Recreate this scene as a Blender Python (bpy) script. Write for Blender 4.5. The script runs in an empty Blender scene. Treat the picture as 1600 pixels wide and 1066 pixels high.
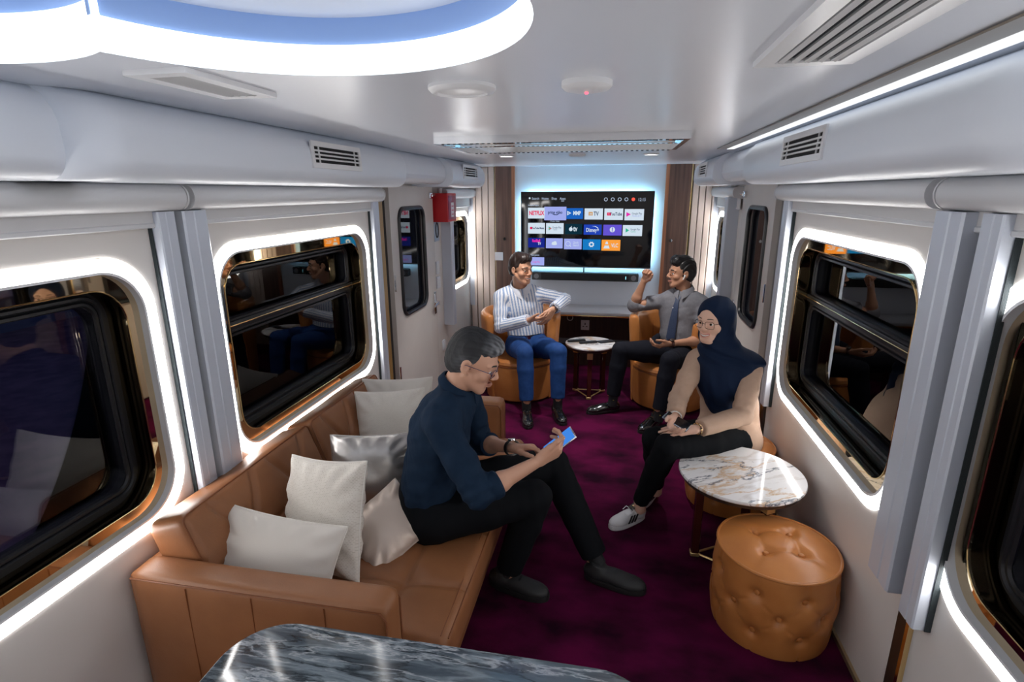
import bpy, bmesh, math, random
import numpy as np
from mathutils import Vector, Matrix
from mathutils.geometry import tessellate_polygon
random.seed(7)
SC = bpy.context.scene
COL = SC.collection
PI = math.pi

# ------------------------------------------------------------------ camera, world, exposure
cam = bpy.data.cameras.new('camera')
cam.lens_unit = 'MILLIMETERS'; cam.sensor_width = 36.0; cam.sensor_fit = 'HORIZONTAL'
cam.lens = 36.0 * 853.8 / 1600.0
cam.clip_start = 0.05; cam.clip_end = 200
cam_ob = bpy.data.objects.new('camera', cam); COL.objects.link(cam_ob)
FW = Vector((-0.1815, 0.9476, -0.2627)); RT = Vector((0.9821, 0.1880, -0.0057))
FW.normalize(); UPV = RT.cross(FW).normalized(); RT = FW.cross(UPV)
cam_ob.matrix_world = Matrix(((RT.x, UPV.x, -FW.x, 0), (RT.y, UPV.y, -FW.y, 0), (RT.z, UPV.z, -FW.z, 1.85), (0, 0, 0, 1)))
SC.camera = cam_ob
SC.view_settings.view_transform = 'Standard'
SC.view_settings.look = 'None'
SC.view_settings.gamma = 1.0
SC.view_settings.use_curve_mapping = False
SC.view_settings.exposure = 0.85
SC.cycles.use_denoising = True
SC.cycles.max_bounces = 9
SC.cycles.diffuse_bounces = 5
SC.cycles.glossy_bounces = 5
SC.cycles.transparent_max_bounces = 16
SC.cycles.caustics_reflective = False
SC.cycles.caustics_refractive = False
SC.cycles.sample_clamp_indirect = 6.0
world = bpy.data.worlds.new('night'); SC.world = world; world.use_nodes = True
world.node_tree.nodes['Background'].inputs[0].default_value = (0.30, 0.28, 0.55, 1)
world.node_tree.nodes['Background'].inputs[1].default_value = 0.13

LED_S, RING_S, STRIP_S, SPOT_W = 8.0, 1.5, .62, 40.0

# ------------------------------------------------------------------ materials
MATS = {}
def mat(name, col, rough=.5, metal=0.0, var=None, scale=6.0, bump=0.0, bscale=60.0, coat=0.0, spec=.5, sheen=0.0, stretch=None, detail=4.0, emit=0.0, vcol=False, contrast=(0.35, 0.65)):
    """principled material; var = second colour mixed in by noise; bump = fine relief"""
    if name in MATS: return MATS[name]
    m = bpy.data.materials.new(name); m.use_nodes = True
    nt = m.node_tree; N = nt.nodes; L = nt.links
    b = N['Principled BSDF']
    b.inputs['Roughness'].default_value = rough; b.inputs['Metallic'].default_value = metal
    b.inputs['Specular IOR Level'].default_value = spec
    b.inputs['Coat Weight'].default_value = coat
    b.inputs['Coat Roughness'].default_value = .08
    b.inputs['Sheen Weight'].default_value = sheen
    c4 = (*col, 1)
    b.inputs['Base Color'].default_value = c4
    tc = N.new('ShaderNodeTexCoord'); vec = tc.outputs['Object']
    if stretch:
        mp = N.new('ShaderNodeMapping'); mp.inputs['Scale'].default_value = stretch
        L.new(vec, mp.inputs['Vector']); vec = mp.outputs['Vector']
    if var:
        n = N.new('ShaderNodeTexNoise'); n.inputs['Scale'].default_value = scale; n.inputs['Detail'].default_value = detail
        L.new(vec, n.inputs['Vector'])
        r = N.new('ShaderNodeMapRange'); r.inputs['From Min'].default_value = contrast[0]; r.inputs['From Max'].default_value = contrast[1]
        L.new(n.outputs['Fac'], r.inputs['Value'])
        mx = N.new('ShaderNodeMix'); mx.data_type = 'RGBA'
        mx.inputs[6].default_value = c4; mx.inputs[7].default_value = (*var, 1)
        L.new(r.outputs['Result'], mx.inputs[0]); L.new(mx.outputs[2], b.inputs['Base Color'])
    if vcol:
        a = N.new('ShaderNodeAttribute'); a.attribute_name = 'tint'
        L.new(a.outputs['Color'], b.inputs['Base Color'])
    if bump:
        n2 = N.new('ShaderNodeTexNoise'); n2.inputs['Scale'].default_value = bscale; n2.inputs['Detail'].default_value = 3
        L.new(vec, n2.inputs['Vector'])
        bp = N.new('ShaderNodeBump'); bp.inputs['Strength'].default_value = bump; bp.inputs['Distance'].default_value = .004
        L.new(n2.outputs['Fac'], bp.inputs['Height']); L.new(bp.outputs['Normal'], b.inputs['Normal'])
    if emit:
        b.inputs['Emission Color'].default_value = c4; b.inputs['Emission Strength'].default_value = emit
    MATS[name] = m
    return m
def emis(name, col, s):
    if name in MATS: return MATS[name]
    m = bpy.data.materials.new(name); m.use_nodes = True
    nt = m.node_tree; nt.nodes.clear()
    e = nt.nodes.new('ShaderNodeEmission'); o = nt.nodes.new('ShaderNodeOutputMaterial')
    e.inputs[0].default_value = (*col, 1); e.inputs[1].default_value = s
    nt.links.new(e.outputs[0], o.inputs[0]); MATS[name] = m
    return m
def glass(name, tint=(.55, .58, .62), rough=0.0, ior=1.5):
    """a thin pane: what lies behind it tinted, plus its mirror image by Fresnel"""
    m = bpy.data.materials.new(name); m.use_nodes = True
    nt = m.node_tree; N = nt.nodes; L = nt.links; N.clear()
    t = N.new('ShaderNodeBsdfTransparent'); t.inputs[0].default_value = (*tint, 1)
    g = N.new('ShaderNodeBsdfGlossy'); g.inputs['Roughness'].default_value = rough
    f = N.new('ShaderNodeFresnel'); f.inputs['IOR'].default_value = ior
    mx = N.new('ShaderNodeMixShader'); o = N.new('ShaderNodeOutputMaterial')
    L.new(f.outputs[0], mx.inputs[0]); L.new(t.outputs[0], mx.inputs[1]); L.new(g.outputs[0], mx.inputs[2]); L.new(mx.outputs[0], o.inputs[0])
    MATS[name] = m
    return m
def marble(name, base, ramps, scale, stretch, dist, rough=.08, rot=0.5):
    m = bpy.data.materials.new(name); m.use_nodes = True
    nt = m.node_tree; N = nt.nodes; L = nt.links; b = N['Principled BSDF']
    b.inputs['Roughness'].default_value = rough
    tc = N.new('ShaderNodeTexCoord'); mp = N.new('ShaderNodeMapping')
    mp.inputs['Scale'].default_value = stretch; mp.inputs['Rotation'].default_value = (0, 0, rot)
    L.new(tc.outputs['Object'], mp.inputs['Vector'])
    n0 = N.new('ShaderNodeTexNoise'); n0.inputs['Scale'].default_value = 2.2; n0.inputs['Detail'].default_value = 6
    L.new(mp.outputs[0], n0.inputs['Vector'])
    va = N.new('ShaderNodeMix'); va.data_type = 'RGBA'; va.blend_type = 'ADD'; va.inputs[0].default_value = dist
    L.new(mp.outputs[0], va.inputs[6]); L.new(n0.outputs['Color'], va.inputs[7])
    prev = None
    for i, (sc, lo, hi, colr, off) in enumerate(ramps):
        n = N.new('ShaderNodeTexNoise'); n.inputs['Scale'].default_value = sc * scale; n.inputs['Detail'].default_value = 8; n.inputs['Roughness'].default_value = .6
        ad = N.new('ShaderNodeVectorMath'); ad.inputs[1].default_value = (off, off * 2, off * 3)
        L.new(va.outputs[2], ad.inputs[0]); L.new(ad.outputs[0], n.inputs['Vector'])
        # a vein where the noise crosses one half
        s = N.new('ShaderNodeMath'); s.operation = 'SUBTRACT'; s.inputs[1].default_value = .5; L.new(n.outputs['Fac'], s.inputs[0])
        a = N.new('ShaderNodeMath'); a.operation = 'ABSOLUTE'; L.new(s.outputs[0], a.inputs[0])
        r = N.new('ShaderNodeMapRange'); r.inputs['From Min'].default_value = lo; r.inputs['From Max'].default_value = hi
        r.inputs['To Min'].default_value = 1; r.inputs['To Max'].default_value = 0; L.new(a.outputs[0], r.inputs['Value'])
        mx = N.new('ShaderNodeMix'); mx.data_type = 'RGBA'
        if prev is None: mx.inputs[6].default_value = (*base, 1)
        else: L.new(prev, mx.inputs[6])
        mx.inputs[7].default_value = (*colr, 1); L.new(r.outputs[0], mx.inputs[0]); prev = mx.outputs[2]
    L.new(prev, b.inputs['Base Color']); MATS[name] = m
    return m
def wood(name, a, c, scale=(40, 40, 1.6), rough=.35):
    m = mat(name, a, rough, var=c, scale=1.0, stretch=scale, detail=6, bump=.12, bscale=3)
    return m

M_white = mat('white_panel', (.78, .79, .81), .28, spec=.45)
M_ceil = mat('ceiling_lacquer', (.76, .80, .87), .26, spec=.5)
M_wall = mat('wall_cream', (.73, .70, .67), .45)
M_bulk = mat('bulkhead_white', (.74, .79, .87), .34)
M_cass = mat('cassette_grey', (.66, .67, .69), .4)
M_shade = mat('shade_fabric', (.64, .64, .65), .8, bump=.2, bscale=900)
M_alu = mat('satin_aluminium', (.60, .65, .74), .36, metal=.15)
M_dkbrush = mat('brush_seal', (.02, .03, .035), .8, bump=.6, bscale=400)
M_gold = mat('gold_mirror', (.80, .64, .42), .025, metal=1)
M_goldrim = mat('gold_trim', (.85, .62, .30), .12, metal=1)
M_gilt = mat('brushed_gilt', (.88, .62, .28), .32, metal=.75)
M_chrome = mat('chrome', (.85, .87, .9), .06, metal=1)
M_black = mat('black_rubber', (.012, .013, .016), .32)
M_blackgl = mat('black_gloss', (.006, .006, .008), .08)
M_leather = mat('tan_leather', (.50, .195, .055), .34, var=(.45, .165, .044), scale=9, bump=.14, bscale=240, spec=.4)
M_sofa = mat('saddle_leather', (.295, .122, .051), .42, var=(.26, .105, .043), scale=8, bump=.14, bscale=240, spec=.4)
M_stitch = mat('leather_seam', (.20, .062, .018), .5)
M_dark = mat('dark_void', (.01, .01, .012), .9)
M_glass = glass('night_glass', (.62, .64, .72))
M_led = emis('window_led', (1.0, .97, .945), LED_S)
M_ring = emis('ring_led', (.93, .97, 1.0), RING_S)
M_strip = emis('strip_led', (.93, .96, 1.0), STRIP_S)
M_spot = emis('spot_led', (1, .97, .95), 12)
M_back = emis('tv_backlight', (.36, .76, 1.0), 42)
M_walnut = wood('walnut', (.085, .046, .036), (.16, .088, .066))
M_walnut2 = wood('walnut_dark', (.022, .012, .011), (.04, .022, .018))
M_slat = mat('slat_beige', (.66, .56, .50), .5)
M_carpet = mat('plum_carpet', (.098, .0035, .040), .95, var=(.017, .0015, .010), scale=3.6, bump=.8, bscale=260, spec=.08, detail=11, contrast=(.34, .66), stretch=(.9, 1.3, 1))
M_marb = marble('white_marble', (.80, .80, .81), [(1.0, 0, .05, (.66, .64, .63), 1.0), (.7, 0, .022, (.60, .42, .27), 4.0), (.40, 0, .008, (.12, .14, .18), 9.0)], 1.2, (1.5, 5.0, 1), .30, rot=.15)
M_gmarb = marble('grey_marble', (.045, .062, .080), [(.8, 0, .14, (.11, .14, .17), 1.0), (.6, 0, .05, (.24, .29, .33), 5.0), (1.3, 0, .04, (.03, .04, .05), 3.0), (.9, 0, .018, (.42, .46, .50), 7.0)], 1.7, (1.2, 7.0, 1), .35, rough=.14, rot=-.75)

# ------------------------------------------------------------------ mesh helpers
class MB:
    """collects shapes; build() links them as ONE mesh object"""
    def __init__(s): s.v = []; s.f = []
    def add(s, vs, fs):
        o = len(s.v); s.v += [tuple(v) for v in vs]; s.f += [tuple(i + o for i in f) for f in fs]; return s
    def bm(s, bm, M=None):
        bm.verts.index_update()
        vs = [(M @ v.co if M else v.co)[:] for v in bm.verts]
        s.add(vs, [[v.index for v in f.verts] for f in bm.faces]); bm.free(); return s
    def box(s, c, size, bev=0.0, seg=2, rot=None):
        b = bmesh.new(); bmesh.ops.create_cube(b, size=1)
        bmesh.ops.scale(b, vec=size, verts=b.verts)
        if bev: bmesh.ops.bevel(b, geom=b.edges[:], offset=min(bev, min(size) * .49), segments=seg, profile=.5, affect='EDGES')
        M = Matrix.Translation(c)
        if rot is not None: M = M @ rot.to_4x4()
        return s.bm(b, M)
    def b2(s, lo, hi, bev=0.0, seg=2):
        return s.box([(a + b) / 2 for a, b in zip(lo, hi)], [abs(b - a) for a, b in zip(lo, hi)], bev, seg)
    def tube(s, pts, r, n=8, closed=False, cap=True):
        P = [Vector(p) for p in pts]; m = len(P); rs = r if hasattr(r, '__len__') else [r] * m
        vs = []; up = None
        for i, p in enumerate(P):
            t = (P[(i + 1) % m] - P[i - 1]) if closed else (P[min(i + 1, m - 1)] - P[max(i - 1, 0)])
            t.normalize()
            if up is None: up = Vector((0, 0, 1)) if abs(t.z) < .9 else Vector((1, 0, 0))
            a = t.cross(up).normalized(); up = a.cross(t).normalized()
            for k in range(n):
                an = 2 * PI * k / n; vs.append(p + (a * math.cos(an) + up * math.sin(an)) * rs[i])
        fs = []
        for i in range(m if closed else m - 1):
            j = (i + 1) % m
            for k in range(n): fs.append((i * n + k, i * n + (k + 1) % n, j * n + (k + 1) % n, j * n + k))
        if cap and not closed: fs += [tuple(range(n - 1, -1, -1)), tuple(range((m - 1) * n, m * n))]
        return s.add(vs, fs)
    def cyl(s, a, b, r, n=20, r2=None): return s.tube([a, b], [r, r if r2 is None else r2], n)
    def lathe(s, prof, c=(0, 0, 0), n=32, axis='z'):
        vs = []; fs = []; m = len(prof)
        for r, z in prof:
            for k in range(n):
                a = 2 * PI * k / n; q = (r * math.cos(a), r * math.sin(a), z)
                if axis == 'x': q = (q[2], q[0], q[1])
                if axis == 'y': q = (q[1], q[2], q[0])
                vs.append((c[0] + q[0], c[1] + q[1], c[2] + q[2]))
        for i in range(m - 1):
            for k in range(n): fs.append((i * n + k, i * n + (k + 1) % n, (i + 1) * n + (k + 1) % n, (i + 1) * n + k))
        fs += [tuple(range(n - 1, -1, -1)), tuple(range((m - 1) * n, m * n))]
        return s.add(vs, fs)
    def loft(s, rings, closed_ring=True, caps=True):
        n = len(rings[0]); vs = [p for r in rings for p in r]; fs = []
        for i in range(len(rings) - 1):
            for k in range(n if closed_ring else n - 1):
                fs.append((i * n + k, i * n + (k + 1) % n, (i + 1) * n + (k + 1) % n, (i + 1) * n + k))
        if caps: fs += [tuple(range(n - 1, -1, -1)), tuple(range((len(rings) - 1) * n, len(rings) * n))]
        return s.add(vs, fs)
    def build(s, name, m, parent=None, smooth=True, kind=None, loc=None, angle=40):
        me = bpy.data.meshes.new(name); me.from_pydata(s.v, [], s.f); me.update()
        b = bmesh.new(); b.from_mesh(me); bmesh.ops.recalc_face_normals(b, faces=b.faces[:]); b.to_mesh(me); b.free()
        return link(name, me, m, parent, smooth, kind, loc, angle)
def link(name, me, m, parent=None, smooth=True, kind=None, loc=None, angle=40):
    if m: me.materials.append(m)
    if smooth:
        me.polygons.foreach_set('use_smooth', [True] * len(me.polygons))
        if angle: me.set_sharp_from_angle(angle=math.radians(angle))
    o = bpy.data.objects.new(name, me); COL.objects.link(o)
    if parent: o.parent = parent
    if loc is not None: o.location = loc
    if kind: o['kind'] = kind
    return o
def tag(o, label, cat, group=None):
    o['label'] = label; o['category'] = cat
    if group: o['group'] = group
    return o
def thing(name, label, cat, loc=(0, 0, 0), rotz=0, group=None):
    o = bpy.data.objects.new(name, None); COL.objects.link(o); o.location = loc; o.rotation_euler = (0, 0, rotz)
    o.empty_display_size = .1
    return tag(o, label, cat, group)
def holder(name, kind='structure'):
    o = bpy.data.objects.new(name, None); COL.objects.link(o); o['kind'] = kind; return o
def text(name, body, size, m, parent, loc, rot=(PI / 2, 0, 0), align='CENTER', ext=.0004, bold=0.0, sx=1.0):
    cu = bpy.data.curves.new(name, 'FONT'); cu.body = body; cu.size = size; cu.align_x = align; cu.align_y = 'CENTER'
    cu.extrude = ext; cu.offset = bold; cu.resolution_u = 2
    tmp = bpy.data.objects.new(name, cu); COL.objects.link(tmp)
    me = bpy.data.meshes.new_from_object(tmp); bpy.data.objects.remove(tmp); bpy.data.curves.remove(cu)
    me.materials.clear(); me.materials.append(m)
    o = bpy.data.objects.new(name, me); COL.objects.link(o); o.parent = parent; o.location = loc; o.rotation_euler = rot; o.scale = (sx, 1, 1)
    return o
def rrect(y0, y1, z0, z1, r, n=8):
    """rounded rectangle outline in (y,z), counter-clockwise, 4*(n+1) points"""
    out = []
    for cy, cz, a0 in ((y1 - r, z1 - r, 0), (y0 + r, z1 - r, PI / 2), (y0 + r, z0 + r, PI), (y1 - r, z0 + r, 1.5 * PI)):
        for k in range(n + 1):
            a = a0 + PI / 2 * k / n; out.append((cy + r * math.cos(a), cz + r * math.sin(a)))
    return out
def plate_with_hole(outer, holes, f, t):
    """flat plate from 2-D outlines with holes; f maps (u,v,w) to 3-D; t = thickness"""
    mb = MB()
    loops = [outer] + holes
    tris = tessellate_polygon([[Vector((u, v, 0)) for u, v in l] for l in loops])
    flat = [p for l in loops for p in l]; n = len(flat)
    vs = [f(u, v, 0) for u, v in flat] + [f(u, v, t) for u, v in flat]
    fs = [tuple(q) for q in tris] + [tuple(i + n for i in reversed(q)) for q in tris]
    o = 0
    for l in loops:
        m = len(l)
        for k in range(m): fs.append((o + k, o + (k + 1) % m, n + o + (k + 1) % m, n + o + k))
        o += m
    return mb.add(vs, fs)
def rboxmesh(h, r, n, fn=None):
    """rounded box of half sizes h, grid n per face; fn(p, nrm) -> displaced point"""
    idx = {}; vs = []; fs = []
    def vid(p):
        k = (round(p[0], 5), round(p[1], 5), round(p[2], 5))
        if k in idx: return idx[k]
        q = [max(-(h[i] - r), min(h[i] - r, p[i])) for i in range(3)]
        d = Vector([p[i] - q[i] for i in range(3)])
        if d.length > 1e-9: d.normalize()
        w = Vector(q) + d * r
        if fn: w = fn(w, d)
        idx[k] = len(vs); vs.append(tuple(w)); return idx[k]
    for ax in range(3):
        u, v = (ax + 1) % 3, (ax + 2) % 3
        for sgn in (-1, 1):
            nu, nv = n[u], n[v]
            for i in range(nu):
                for j in range(nv):
                    quad = []
                    for di, dj in ((0, 0), (1, 0), (1, 1), (0, 1)):
                        p = [0, 0, 0]; p[ax] = sgn * h[ax]; p[u] = h[u] * (2 * (i + di) / nu - 1); p[v] = h[v] * (2 * (j + dj) / nv - 1)
                        quad.append(vid(p))
                    fs.append(tuple(quad if sgn > 0 else quad[::-1]))
    return MB().add(vs, fs)
def basis(x, y, z): return Matrix((x, y, z)).transposed()
def smoothstep(a, b, x):
    t = max(0.0, min(1.0, (x - a) / (b - a))); return t * t * (3 - 2 * t)
# ------------------------------------------------------------------ the coach: shell
XL, XR, YB, YF, ZC = -1.63, 0.995, 6.05, -2.3, 2.115
def FL(d, y, z): return (XL + d, y, z)
def FR(d, y, z): return (XR - d, y, z)
SIDES = {'left': FL, 'right': FR}
# floor
MB().b2((XL - .1, YF - .1, -.06), (XR + .1, YB + .1, 0)).build('floor', M_carpet, kind='structure', smooth=False)
# ceiling with two merged round coffers
c1, r1, c2, r2 = (-.575, .872), .437, (-1.20, .615), .43
def circ(c, r, n=72): return [(c[0] + r * math.cos(2 * PI * k / n), c[1] + r * math.sin(2 * PI * k / n)) for k in range(n)]
def union_outline():
    d = math.dist(c1, c2); a = (r1 * r1 - r2 * r2 + d * d) / (2 * d); h = math.sqrt(r1 * r1 - a * a)
    ux, uy = (c2[0] - c1[0]) / d, (c2[1] - c1[1]) / d
    mx, my = c1[0] + a * ux, c1[1] + a * uy
    pA = (mx - uy * h, my + ux * h); pB = (mx + uy * h, my - ux * h)
    def arc(c, r, p, q):
        a0 = math.atan2(p[1] - c[1], p[0] - c[0]); a1 = math.atan2(q[1] - c[1], q[0] - c[0])
        while a1 < a0: a1 += 2 * PI
        return [(c[0] + r * math.cos(a0 + (a1 - a0) * k / 60), c[1] + r * math.sin(a0 + (a1 - a0) * k / 60)) for k in range(61)]
    A = arc(c1, r1, pB, pA); B = arc(c2, r2, pA, pB)
    if len(A) and any(math.dist(p, c2) < r2 - 1e-3 for p in A[1:-1]): A = arc(c1, r1, pA, pB); B = arc(c2, r2, pB, pA)
    return A, B
UA, UB = union_outline()
hole = UA[:-1] + UB[:-1]
plate_with_hole([(XL - .1, YF - .1), (XR + .1, YF - .1), (XR + .1, YB + .1), (XL - .1, YB + .1)], [hole], lambda u, v, w: (u, v, ZC + w), .02).build('ceiling', M_ceil, kind='structure', smooth=False)
rec = holder('ceiling_coffer')
def band(arc, z0, z1, m, name, off=0.0, c=None):
    mb = MB(); n = len(arc)
    pts = [(c[0] + (x - c[0]) * (1 + off), c[1] + (y - c[1]) * (1 + off)) for x, y in arc]
    out = [(c[0] + (x - c[0]) * (1 + off + .025), c[1] + (y - c[1]) * (1 + off + .025)) for x, y in arc]
    rings = []
    for p, q in zip(pts, out): rings.append([(*p, z0), (*q, z0), (*q, z1), (*p, z1)])
    mb.loft(rings).build(name, m, rec, angle=50)
band(UA, ZC + .001, ZC + .066, M_ring, 'ring_light', c=c1)
band(UB, ZC + .001, ZC + .095, M_ring, 'ring_light', c=c2)
M_bluelit = mat('coffer_blue_lit', (.27, .42, .76), .4)  # bluish light on the coffer sides, painted in as their colour
band(UA, ZC + .066, ZC + .125, M_bluelit, 'coffer_side', .02, c1)
band(UB, ZC + .095, ZC + .135, M_bluelit, 'coffer_side', .02, c2)
MB().b2((-1.75, .05, ZC + .125), (-.0, 1.42, ZC + .145)).build('coffer_top', M_ceil, rec, smooth=False)
# walls with their openings
WIN = [(.12, 1.665, .66, 1.655, .19), (1.945, 3.435, .66, 1.655, .19), (5.10, 5.98, .88, 1.66, .16), (-1.62, -.15, .66, 1.655, .19)]  # last pair: unseen behind the camera, added to light the faces
DOOR = (3.72, 4.66)
for side, F in SIDES.items():
    holes = [rrect(*w) for w in WIN]
    plate_with_hole([(YF - .1, 0), (YB + .1, 0), (YB + .1, ZC), (YF - .1, ZC)], holes, lambda u, v, w: F(-w, u, v), .035).build('wall_' + side, M_wall, kind='structure', smooth=False)
MB().b2((XL - .1, YF - .1, 0), (XR + .1, YF, ZC)).build('wall_front', M_wall, kind='structure', smooth=False)
# windows: LED surround, gold mirror plate, black train window behind
wi = 0
M_goldsh = mat('gold_shroud', (.20, .15, .085), .10, metal=1)
for side, F in SIDES.items():
    for k, (y0, y1, z0, z1, r) in enumerate(WIN):
        wi += 1
        W = holder('window_%d' % wi)
        lw = .046
        def loop(ins, d, n=10, rr=r): return [F(d, a, b) for a, b in rrect(y0 + ins, y1 - ins, z0 + ins, z1 - ins, rr - ins * .7, n)]
        def bandloop(i0, i1, d0, d1, name, m):
            mb = MB(); A, B, C_, D_ = loop(i0, d0), loop(i1, d0), loop(i1, d1), loop(i0, d1); n = len(A)
            rings = [[A[j], B[j], C_[j], D_[j]] for j in range(n)]; rings.append(rings[0])
            mb.loft(rings, caps=False).build(name, m, W, angle=50)
        bandloop(.004, lw, .004, -.03, 'led_strip', M_led)
        bandloop(lw, lw + .008, .006, -.024, 'inner_lip', M_white)
        o2 = rrect(y0 - .01, y1 + .01, z0 - .01, z1 + .01, r)
        ins = lw + .060 if k != 2 else lw + .045
        h2 = rrect(y0 + ins, y1 - ins, z0 + ins, z1 - ins, r - .07)
        plate_with_hole(o2, [h2], lambda u, v, w: F(-.020 - w, u, v), .008).build('mirror_plate', M_gold, W, smooth=False)
        MB().tube([F(-.019, a, b) for a, b in h2], .0028, 6, closed=True).build('gold_rim', M_goldrim, W)
        bandloop(ins - .004, ins + .0, -.028, -.16, 'shroud', M_goldsh)
        # black frame with its gaskets and the middle bar
        fi = ins + .048
        fo = rrect(y0 + ins - .01, y1 - ins + .01, z0 + ins - .01, z1 - ins + .01, r - .08)
        zm = z0 + (z1 - z0) * .60
        if k in (1, 2):
            ho = [rrect(y0 + fi, y1 - fi, zm + .035, z1 - fi, .04), rrect(y0 + fi, y1 - fi, z0 + fi, zm - .035, .05)]
        else:
            ho = [rrect(y0 + fi, y1 - fi, z0 + fi, z1 - fi, .08)]
        plate_with_hole(fo, ho, lambda u, v, w: F(-.100 - w, u, v), .05).build('window_frame', M_black, W, smooth=False)
        for h_ in ho:
            for e, dd in ((0, -.097), (.020, -.094)):
                ys = [p[0] for p in h_]; zs = [p[1] for p in h_]
                MB().tube([F(dd, a, b) for a, b in rrect(min(ys) - e, max(ys) + e, min(zs) - e, max(zs) + e, .05 + e)], .009, 6, closed=True).build('gasket', M_black, W)
        if k == 1:
            MB().b2(F(-.078, y0 + ins, zm - .012), F(-.105, y1 - ins, zm + .03), .006).build('middle_rail', M_black, W)
            MB().tube([F(-.076, y0 + ins, zm + .012), F(-.076, y1 - ins, zm + .012)], .003, 6).build('rail_edge', M_goldrim, W)
        for h_ in ho:
            ys = [p[0] for p in h_]; zs = [p[1] for p in h_]
            MB().b2(F(-.130, min(ys) - .01, min(zs) - .01), F(-.136, max(ys) + .01, max(zs) + .01)).build('pane', M_glass, W, smooth=False)
# night outside: platform on the left, ballast on the right
MB().b2((-14, -6, -.25), (-1.95, 16, -.15)).build('platform_ground', mat('platform_tiles', (.26, .17, .26), .8, var=(.14, .10, .17), scale=5), kind='structure', smooth=False)
MB().b2((1.25, -6, -1.1), (14, 16, -1.0)).build('track_ground', mat('ballast', (.30, .28, .30), .95, var=(.10, .10, .11), scale=14, bump=1, bscale=30), kind='structure', smooth=False)
MB().b2((-9.2, -6, -.15), (-9, 16, 3.2)).build('wall_station', mat('station_wall', (.10, .16, .28), .7), kind='structure', smooth=False)
pc = thing('platform_column', 'grey steel platform column standing beyond the window behind the sofa', 'column', (-3.4, 4.75, -.15))
MB().cyl((0, 0, 0), (0, 0, 3.2), .085, 16).build('shaft', mat('column_grey', (.22, .22, .25), .5), pc)
MB().lathe([(.20, 0), (.20, .05), (.17, .09), (.12, .30), (.10, .5)], n=4).build('base', mat('column_grey', (.22, .22, .25), .5), pc)

# baseboards
for side, F in SIDES.items():
    MB().b2(F(0, YF, 0), F(.012, 3.7, .022)).build('baseboard_' + side, mat('brass_base', (.45, .34, .20), .35, metal=.7), kind='structure', smooth=False)

# bulkheads: a bellied profile swept along the coach, each end rounded off
def bulk(name, F, y0, y1, depth, zb, cap0=.1, cap1=.1, back=.10, zback=None):
    zb2 = zb if zback is None else zback
    def prof(s):
        # s 1 = full belly, 0 = slim
        dp = back + (depth - back) * s
        P = [(0, ZC), (dp * .70, ZC), (dp * .84, ZC - .020), (dp * .94, ZC - .052), (dp * .99, ZC - .090), (dp, ZC - .145)]
        for k in range(1, 9):
            a = PI / 2 * k / 8; rr = min(.07, dp * .3)
            P.append((dp - rr + rr * math.cos(a), zb + rr - rr * math.sin(a) if k else zb + rr))
        P.append((0, zb))
        return P
    st = []
    n = 10
    if cap0:
        for k in range(n): t = k / n; st.append((y0 + cap0 * (1 - math.cos(t * PI / 2)), math.sin(t * PI / 2)))
    st.append((y0 + cap0, 1)); st.append((y1 - cap1, 1))
    if cap1:
        for k in range(1, n + 1): t = k / n; st.append((y1 - cap1 + cap1 * math.sin(t * PI / 2), math.cos(t * PI / 2)))
    rings = [[F(d, y, z) for d, z in prof(s)] for y, s in st]
    return MB().loft(rings).build(name, M_bulk, kind='structure', angle=35)
for side, F in SIDES.items():
    n0 = 1 if side == 'left' else 11
    e = 1.23 if side == 'left' else 1.17
    bulk('trim_%d' % n0, F, YF, e + .16, .235, 1.885, 0, 0, back=.2)
    bulk('trim_%d' % (n0 + 1), F, e, 3.42, .335, 1.885, .12, .10, back=.2)
    bulk('trim_%d' % (n0 + 2), F, 3.30, 4.52, .285, 1.915, .0, .12, back=.2)
    bulk('trim_%d' % (n0 + 3), F, 4.30, 5.42, .345, 1.895, .0, .06, back=.10)
    bulk('trim_%d' % (n0 + 4), F, 5.30, YB, .13, 1.93, 0, 0, back=.1)

# air grilles on the bulkheads
def grille(F, y0, y1, z0, z1, d, label, tilt):
    t = thing('air_grille', label, 'grille', F(d, (y0 + y1) / 2, (z0 + z1) / 2), 0, 'slotted air grilles on the bulkheads')
    s = 1 if F is FL else -1
    t.rotation_euler = (0, -s * tilt, 0)
    w, h = (y1 - y0) / 2, (z1 - z0) / 2
    out = [(-w - .022, -h - .022), (w + .022, -h - .022), (w + .022, h + .022), (-w - .022, h + .022)]
    inn = [(-w, -h), (-w, h), (w, h), (w, -h)]
    plate_with_hole(out, [inn[::-1]], lambda u, v, q: (s * q, u, v), .008).build('frame', M_white, t, smooth=False)
    MB().box((s * .0005, 0, 0), (.003, 2 * w, 2 * h)).build('dark_duct', M_dark, t, smooth=False)
    for k in range(3):
        MB().box((s * .006, 0, -h + 2 * h * (k + 1) / 4), (.006, 2 * w, .0075), .002, 1).build('slat', M_white, t)
    for yy in (-w * .80, w * .80):
        MB().box((s * .0035, yy, 0), (.005, .008, 2 * h)).build('stay', M_white, t, smooth=False)
    return t
grille(FL, 2.27, 2.69, 1.978, 2.046, .332, 'white slotted air grille above the window behind the sofa', .06)
grille(FL, 4.62, 5.05, 1.983, 2.055, .341, 'small white slotted air grille above the red box', .06)
grille(FR, 2.10, 2.55, 1.972, 2.040, .332, 'white slotted air grille above the window beside the woman', .06)
grille(FR, 4.62, 5.0, 1.980, 2.046, .341, 'small white slotted air grille at far end beside right-hand slats', .06)

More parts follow.
